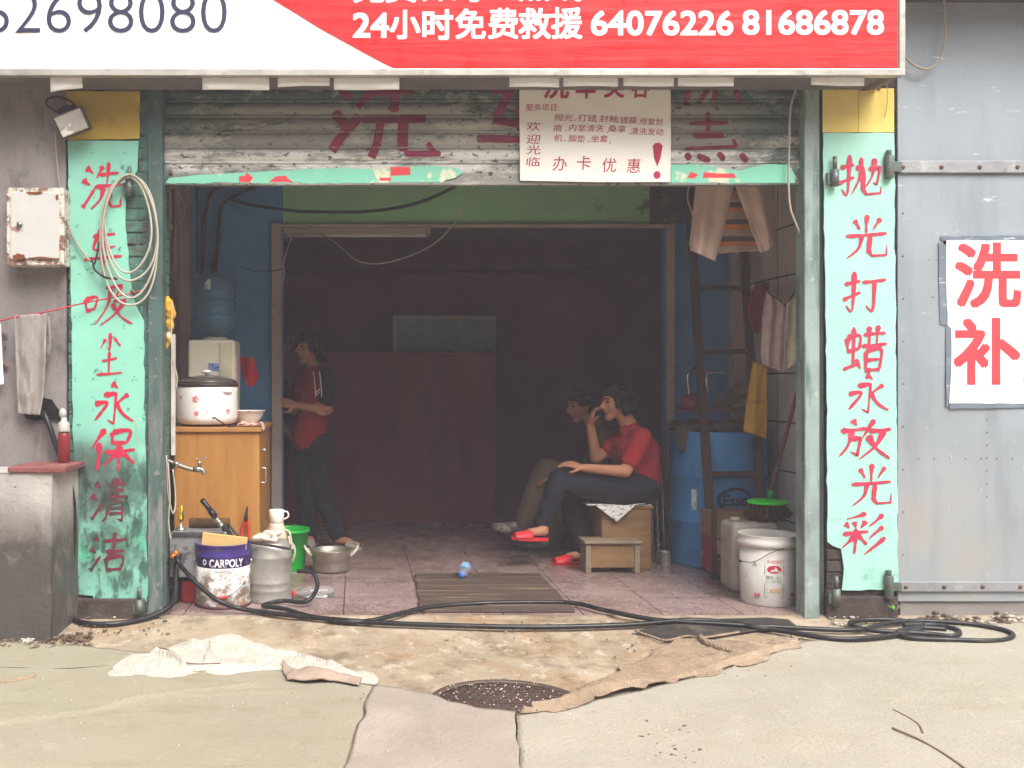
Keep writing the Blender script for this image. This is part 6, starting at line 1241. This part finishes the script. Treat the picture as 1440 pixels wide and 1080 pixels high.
eF, wF = W(413, 578, 2.12), W(440, 572, 1.9); limb(body, [shf, eF, wF], [.046, .037, .026]); hand(body, wF, (1, -.1, .1), (0, .7, -.4), .8, -1)
kn1, an1, kn2, an2 = W(430, 694, 2.02), W(436, 750, 2.08), W(452, 692, 2.0), W(474, 750, 2.02)
h1, h2 = W(429, 632, 2.08), W(449, 632, 2.0)
limb(body, [h1, kn1, an1], [.085, .055, .035]); limb(body, [h2, kn2, an2], [.085, .055, .035])
f1h, f1t = V((an1.x + .02, an1.y + .05, .014)), V((an1.x - .02, an1.y - .17, .014)); f2h, f2t = V((an2.x - .02, an2.y + .0, .014)), V((an2.x + .16, an2.y - .10, .014))
foot(body, an1, f1h, f1t); foot(body, an2, f2h, f2t); finish(p1, body, hair, face, M_skin)
st_ = MB(); st_.cap(shn, .062, shf, .062); st_.cap(ch + V((.04, -.03, .01)), .108, ch + V((-.035, .03, .01)), .108); st_.cap(ch, .115, wa, .11); st_.cap(wa, .115, pe + V((-.02, -.01, .06)), .128); st_.cap(nb_ + V((0, 0, -.03)), .07, ch, .09); st_.cap(shf, .06, shf.lerp(eF, .7), .055)
remeshed(st_, .010, 3, .006, 16).build('shirt', M_redtee, p1)
sl_ = MB(); sl_.cap(shn, .064, shn.lerp(eN, .72), .058); sl_.cap(shn + V((.0, -.01, .02)), .055, ch + V((.08, -.07, -.06)), .06); remeshed(sl_, .009, 3, .004, 18).build('sleeve', mat('black_sleeve', '#1b1c24', .85, var=.1, bump=.3), p1)
b = MB()
for o in (-.025, .018): b.tube([W(446, 522, 1.95) + V((o, -.05, 0)), W(448, 540, 1.9) + V((o, -.025, 0)), W(449, 558, 1.88) + V((o, -.012, 0))], .0035, 6)
b.tube([W(444, 552, 1.875), W(450, 547, 1.87)], .003, 6, 1); b.tube([W(444, 556, 1.875), W(450, 551, 1.87)], .003, 6, 1); b.build('shirt_piping', M_white_letter, p1)
b = MB(); b.sheet(lambda u, v: W(446 + 4 * u + 1.5 * v, 522 + 28 * v, 1.898 - .012 * math.sin(math.pi * u) + .01 * (1 - v)), 6, 10); b.build('shirt_inset', M_redtee, p1, solid=.004)
tr = MB(); limb(tr, [h1, kn1, an1], [.10, .07, .062]); limb(tr, [h2, kn2, an2 + V((0, 0, -.0))], [.10, .07, .064]); tr.cap(pe + V((.045, -.03, -.0)), .115, pe + V((-.045, .03, -.0)), .115); remeshed(tr, .011, 3, .007, 14).build('trousers', M_navy_tr, p1)
for h_, t_ in ((f1h, f1t), (f2h, f2t)): slipper(p1, h_ - V((0, 0, .012)), t_ + (t_ - h_) * .08 - V((0, 0, .012)), mat('pale_slipper', '#a59a92', .6))
# man behind the post, only his face slice shows
p2 = person('second person in dark clothes mostly hidden behind the left doorway post', (W(388, 0, 2.32).x, 2.32, 0)); Y = 2.32
body, hair = MB(), MB(); hc = W(392, 483, Y); face = head(body, hair, hc, (.85, -.5, -.02), k=1.02)
nb_ = W(389, 514, Y); body.cap(hc + V((-.015, .01, -.06)), .05, nb_, .055); sA, sB = W(386, 526, 2.16), W(384, 526, 2.5); ch, pe = W(385, 555, Y), W(385, 630, Y)
body.cap(sA, .05, sB, .05); body.cap(ch, .13, pe, .12); fl_ = 0.0
for s, sh_ in ((-1, sA), (1, sB)):
    el = sh_ + V((-.02, s * .05, -.28)); wr_ = el + V((.14, -s * .02, -.16)); limb(body, [sh_, el, wr_], [.048, .039, .027]); hand(body, wr_, (.6, 0, -.7), (0, -s, -.2), .5)
    hp2 = pe + V((0, s * .09, 0)); kn = V((hp2.x + .02, hp2.y, .47)); an = V((hp2.x, hp2.y, .08)); limb(body, [hp2, kn, an], [.09, .058, .038]); foot(body, an, V((an.x - .05, an.y, .012)), V((an.x + .18, an.y + s * .03, .012)))
finish(p2, body, hair, face, M_skin_d, .008)
sh2 = MB(); sh2.cap(sA, .062, sB, .062); sh2.cap(ch, .145, pe + V((0, 0, .03)), .14)
for s, sh_ in ((-1, sA), (1, sB)): sh2.cap(sh_, .062, sh_ + V((-.014, s * .035, -.2)), .055)
remeshed(sh2, .012, 3, .006, 14).build('shirt', mat('dark_shirt', '#2a262b', .9, var=.15, bump=.3), p2)
tr = MB()
for s in (-1, 1): hp2 = pe + V((0, s * .09, 0)); limb(tr, [hp2, V((hp2.x + .02, hp2.y, .47)), V((hp2.x, hp2.y, .10))], [.105, .075, .066])
remeshed(tr, .012, 3, .006, 14).build('trousers', M_navy_tr, p2)

# seated woman in red
p3 = person('woman in red T-shirt and red slippers sitting with crossed legs on the wooden box', (W(890, 0, 1.37).x, 1.37, 0))
body, hair = MB(), MB(); hc = W(867, 567, 1.36); face = head(body, hair, hc, (-1, -.22, .02), cut=.03)
nb_ = W(886, 600, 1.37); body.cap(hc + V((.03, .0, -.055)), .047, nb_, .055)
sn, sf = W(902, 615, 1.20), W(884, 614, 1.53); ch, wa, pe = W(893, 638, 1.37), W(899, 668, 1.37), W(901, 689, 1.38)
body.cap(sn, .052, sf, .052); body.cap(ch + V((-.02, -.06, .02)), .10, ch + V((-.03, .07, .02)), .10); body.cap(ch, .115, wa, .115); body.cap(pe + V((-.02, -.08, 0)), .11, pe + V((-.02, .08, 0)), .11)
eN, wN = W(880, 663, 1.14), W(821, 658, 1.17); limb(body, [sn, eN, wN], [.05, .04, .026]); hand(body, wN, W(797, 651, 1.2) - wN, (0, .35, -1), .45)
eF, wF = W(838, 645, 1.46), W(830, 597, 1.42); limb(body, [sf, eF, wF], [.05, .04, .026]); hand(body, wF, W(835, 574, 1.40) - wF, (1, -.1, -.2), 1.0, -1)
hN, kN, aN = W(897, 690, 1.27), W(787, 675, 1.25), W(764, 735, 1.27); hF, kF, aF = W(897, 692, 1.47), W(802, 688, 1.46), W(820, 772, 1.40)
limb(body, [hN, kN, aN], [.10, .062, .036]); limb(body, [hF, kF, aF], [.10, .062, .036])
nh, nt_ = W(771, 757, 1.26), W(727, 756, 1.20); fh, ft = V((W(826, 0, 1.42).x, 1.42, .014)), V((W(783, 0, 1.36).x, 1.36, .014))
foot(body, aN, nh, nt_); foot(body, aF, fh, ft); finish(p3, body, hair, face, M_skin)
st_ = MB(); st_.cap(sn, .066, sf, .066); st_.cap(ch + V((-.02, -.06, .02)), .118, ch + V((-.03, .07, .02)), .118); st_.cap(ch + V((.03, 0, 0)), .135, wa, .14); st_.cap(wa, .14, pe + V((0, 0, .035)), .135); st_.cap(nb_ + V((0, 0, -.02)), .07, ch, .1); st_.cap(sn, .066, sn.lerp(eN, .68), .064); st_.cap(sf, .066, sf.lerp(eF, .6), .064)
remeshed(st_, .010, 3, .008, 14).build('shirt', M_redtee, p3)
tr = MB(); limb(tr, [hN, kN, aN + V((.0, 0, .02))], [.118, .080, .056]); limb(tr, [hF, kF, aF + V((0, 0, .02))], [.118, .080, .06]); tr.cap(pe + V((-.02, -.08, .0)), .12, pe + V((-.02, .08, .0)), .12); tr.cap(hN.lerp(kN, .5) + V((0, .08, -.03)), .07, kN + V((.05, .1, -.03)), .06)
remeshed(tr, .011, 3, .007, 13).build('trousers', M_navy_tr, p3)
slipper(p3, nh + V((.0, 0, -.014)), nt_ + (nt_ - nh) * .16 - V((0, 0, .012)), M_slip); slipper(p3, fh - V((0, 0, .012)), ft + (ft - fh) * .14 - V((0, 0, .012)), M_slip)
# person behind her in khaki
p4 = person('person in khaki sitting in the dark behind the woman in the red T-shirt', (W(855, 0, 1.85).x, 1.85, 0)); Y = 1.85
body, hair = MB(), MB(); hc = W(818, 571, Y); face = head(body, hair, hc, (-1, -.2, -.12)); nb_ = W(838, 602, Y); body.cap(hc + V((.03, 0, -.055)), .05, nb_, .055)
sn, sf = W(852, 617, 1.68), W(846, 617, 2.02); ch, pe = W(856, 645, Y), W(862, 690, Y)
body.cap(sn, .05, sf, .05); body.cap(ch, .13, pe, .13)
for s, sh_ in ((-1, sn), (1, sf)):
    el = sh_ + V((-.1, s * .05, -.26)); wr_ = el + V((-.22, -s * .03, .0)); limb(body, [sh_, el, wr_], [.048, .039, .027]); hand(body, wr_, (-1, 0, -.1), (0, 0, -1), .5, s)
hN, kN, aN = W(858, 690, 1.76), W(767, 662, 1.75), W(737, 736, 1.78); hF, kF, aF = W(858, 692, 1.95), W(775, 690, 1.95), W(782, 762, 1.9)
limb(body, [hN, kN, aN], [.10, .062, .038]); limb(body, [hF, kF, aF], [.10, .062, .038])
h1_, t1_ = W(742, 752, 1.78), W(697, 747, 1.76); h2_, t2_ = V((aF.x + .05, 1.9, .02)), V((aF.x - .19, 1.86, .02)); foot(body, aN, h1_, t1_); foot(body, aF, h2_, t2_); finish(p4, body, hair, face, M_skin_d, .008)
st_ = MB(); st_.cap(sn, .064, sf, .064); st_.cap(ch, .145, pe + V((0, 0, .03)), .145); st_.cap(nb_ + V((0, 0, -.03)), .075, ch, .11)
for s, sh_ in ((-1, sn), (1, sf)): st_.cap(sh_, .064, sh_ + V((-.07, s * .035, -.19)), .058)
remeshed(st_, .012, 3, .008, 14).build('shirt', M_khaki, p4)
tr = MB(); limb(tr, [hN, kN, aN], [.115, .085, .072]); limb(tr, [hF, kF, aF], [.115, .085, .072]); tr.cap(pe + V((0, -.08, 0)), .12, pe + V((0, .08, 0)), .12); remeshed(tr, .012, 3, .007, 13).build('trousers', mat('drab_trousers', '#54493a', .9, var=.1, vs_=8, bump=.35, bs=40), p4)
for a_, h_, t_ in ((aN, h1_, t1_), (aF, h2_, t2_)):
    s_ = MB(); h_, t_ = V(h_), V(t_); s_.cap(h_ + V((-.01, 0, .045)), .045, h_.lerp(t_, .55) + V((0, 0, .038)), .042); s_.cap(h_.lerp(t_, .5) + V((0, 0, .034)), .042, t_ + V((0, 0, .026)), .034); remeshed(s_, .009, 2).build('shoe', mat('dirty_trainer', '#57504a', .7, var=.2, layers=[dict(c='#9a928a', s=14, lo=.52, hi=.58, k=.8)]), p4)

# seats
M_old = mat('old_seat_wood', '#8a6a46', .7, var=.18, vs_=6, st=(1, 1, 4), bump=.25, layers=[dict(c='#5a4430', s=6, lo=.52, hi=.7, k=.6)])
M_old2 = mat('pale_stool_wood', '#8d7c66', .75, var=.18, vs_=7, st=(.5, 1, 3), bump=.3, layers=[dict(c='#5a4a3a', s=9, lo=.55, hi=.68, k=.6)])
bs1 = thing('wooden_box_seat', 'plain brown wooden box seat under the woman in red', 'seat', W(880, 760, 1.3)); x0, x1 = W(846, 0, 1.2).x, W(916, 0, 1.2).x
MB().box(x0, x1, 1.2, 1.56, 0, .385).build('box', M_old, bs1, .006)
MB().box(x0 - .012, x1 + .01, 1.19, 1.57, .386, .405).build('lid', M_old, bs1, .004)
b = MB(); n0 = .4075
b.sheet(lambda u, v: V((W(826 + 90 * u, 0, 1.2).x, 1.19 + .3 * v, n0 + .003 * math.sin(u * 7))), 10, 6)
def flap(u, v):
    y_ = 711 - 3 * u + (24 * max(0, 1 - abs(u - .42) / .42)) * v; q_ = W(838 + 68 * u, y_, 1.182); q_.z = min(q_.z, n0) if v == 0 else q_.z; return V((q_.x, 1.182 - .012 * v, q_.z if v else n0))
b.sheet(flap, 26, 8)
tag(b.build('newspaper', mat('newsprint', '#d9d6d0', .8, var=.05, bump=.1, layers=[dict(c='#3a3836', s=60, d=3, st=(.6, 1, 1.4), lo=.58, hi=.62, k=.8)]), solid=.002), 'creased sheet of newspaper hanging over the front of the wooden box seat', 'newspaper')
st2 = thing('low_stool', 'small low wooden stool in front of the box seat', 'stool', W(865, 802, 1.1)); x0, x1 = W(822, 0, 1.06).x, W(904, 0, 1.06).x; zt = W(0, 761, 1.06).z
MB().box(x0, x1, 1.06, 1.24, zt - .018, zt).build('seat', M_old2, st2, .004)
for x in (x0 + .012, x1 - .045):
    for y in (1.075, 1.20): MB().box(x, x + .033, y, y + .028, 0, zt - .019).build('leg', M_old2, st2, .003)
MB().box(x0 + .046, x1 - .046, 1.083, 1.097, .035, zt - .019).build('apron', M_old, st2, .002)
bs2 = thing('back_stool', 'dark stool under the person in khaki', 'stool', W(862, 760, 1.85)); c = W(862, 0, 1.85)
MB().box(c.x - .17, c.x + .17, 1.70, 2.0, .36, .395).build('seat', M_lad, bs2, .006)
for sx in (-.15, .12):
    for y in (1.72, 1.95): MB().box(c.x + sx, c.x + sx + .03, y, y + .03, 0, .359).build('leg', M_lad, bs2)
fc2 = thing('folding_chair', 'steel tube chair folded flat behind the woman in red', 'chair', W(925, 795, 1.6)); 
b = MB(); b.tube([V((W(917, 0, 1.62).x, 1.60, 0)), W(917, 730, 1.64), W(917, 690, 1.66), W(919, 674, 1.67), W(930, 674, 1.67), W(932, 700, 1.66), V((W(936, 0, 1.62).x, 1.64, 0))], .011, 8, 6); b.build('frame', M_chrome, fc2)
b = MB(); b.tube([V((W(925, 0, 1.58).x, 1.55, 0)), W(924, 720, 1.60), W(924, 690, 1.62)], .011, 8, 4); b.build('rear_leg', M_chrome, fc2)
b = MB(); b.box(W(917, 0, 1.66).x, W(933, 0, 1.66).x, 1.655, 1.68, W(0, 710, 1.66).z, W(0, 690, 1.66).z); b.build('seat', M_lad, fc2, .004)

# ---------------------------------------------------------------- milky volume added to imitate the lens veil
hz = MB().box(-135, 135, -135, 135, -1.2, 9.2)
hm_ = bpy.data.materials.new('lens_veil'); hm_.use_nodes = True; hn = hm_.node_tree.nodes; hn.remove(hn['Principled BSDF'])
pv = hn.new('ShaderNodeVolumePrincipled'); pv.inputs['Color'].default_value = (.97, .88, .935, 1); pv.inputs['Density'].default_value = .0098
hm_.node_tree.links.new(pv.outputs[0], hn['Material Output'].inputs['Volume'])
tag(hz.build('lens_veil', hm_), 'thin milky volume added to imitate the lens veil', 'lens_veil', kind='stuff')
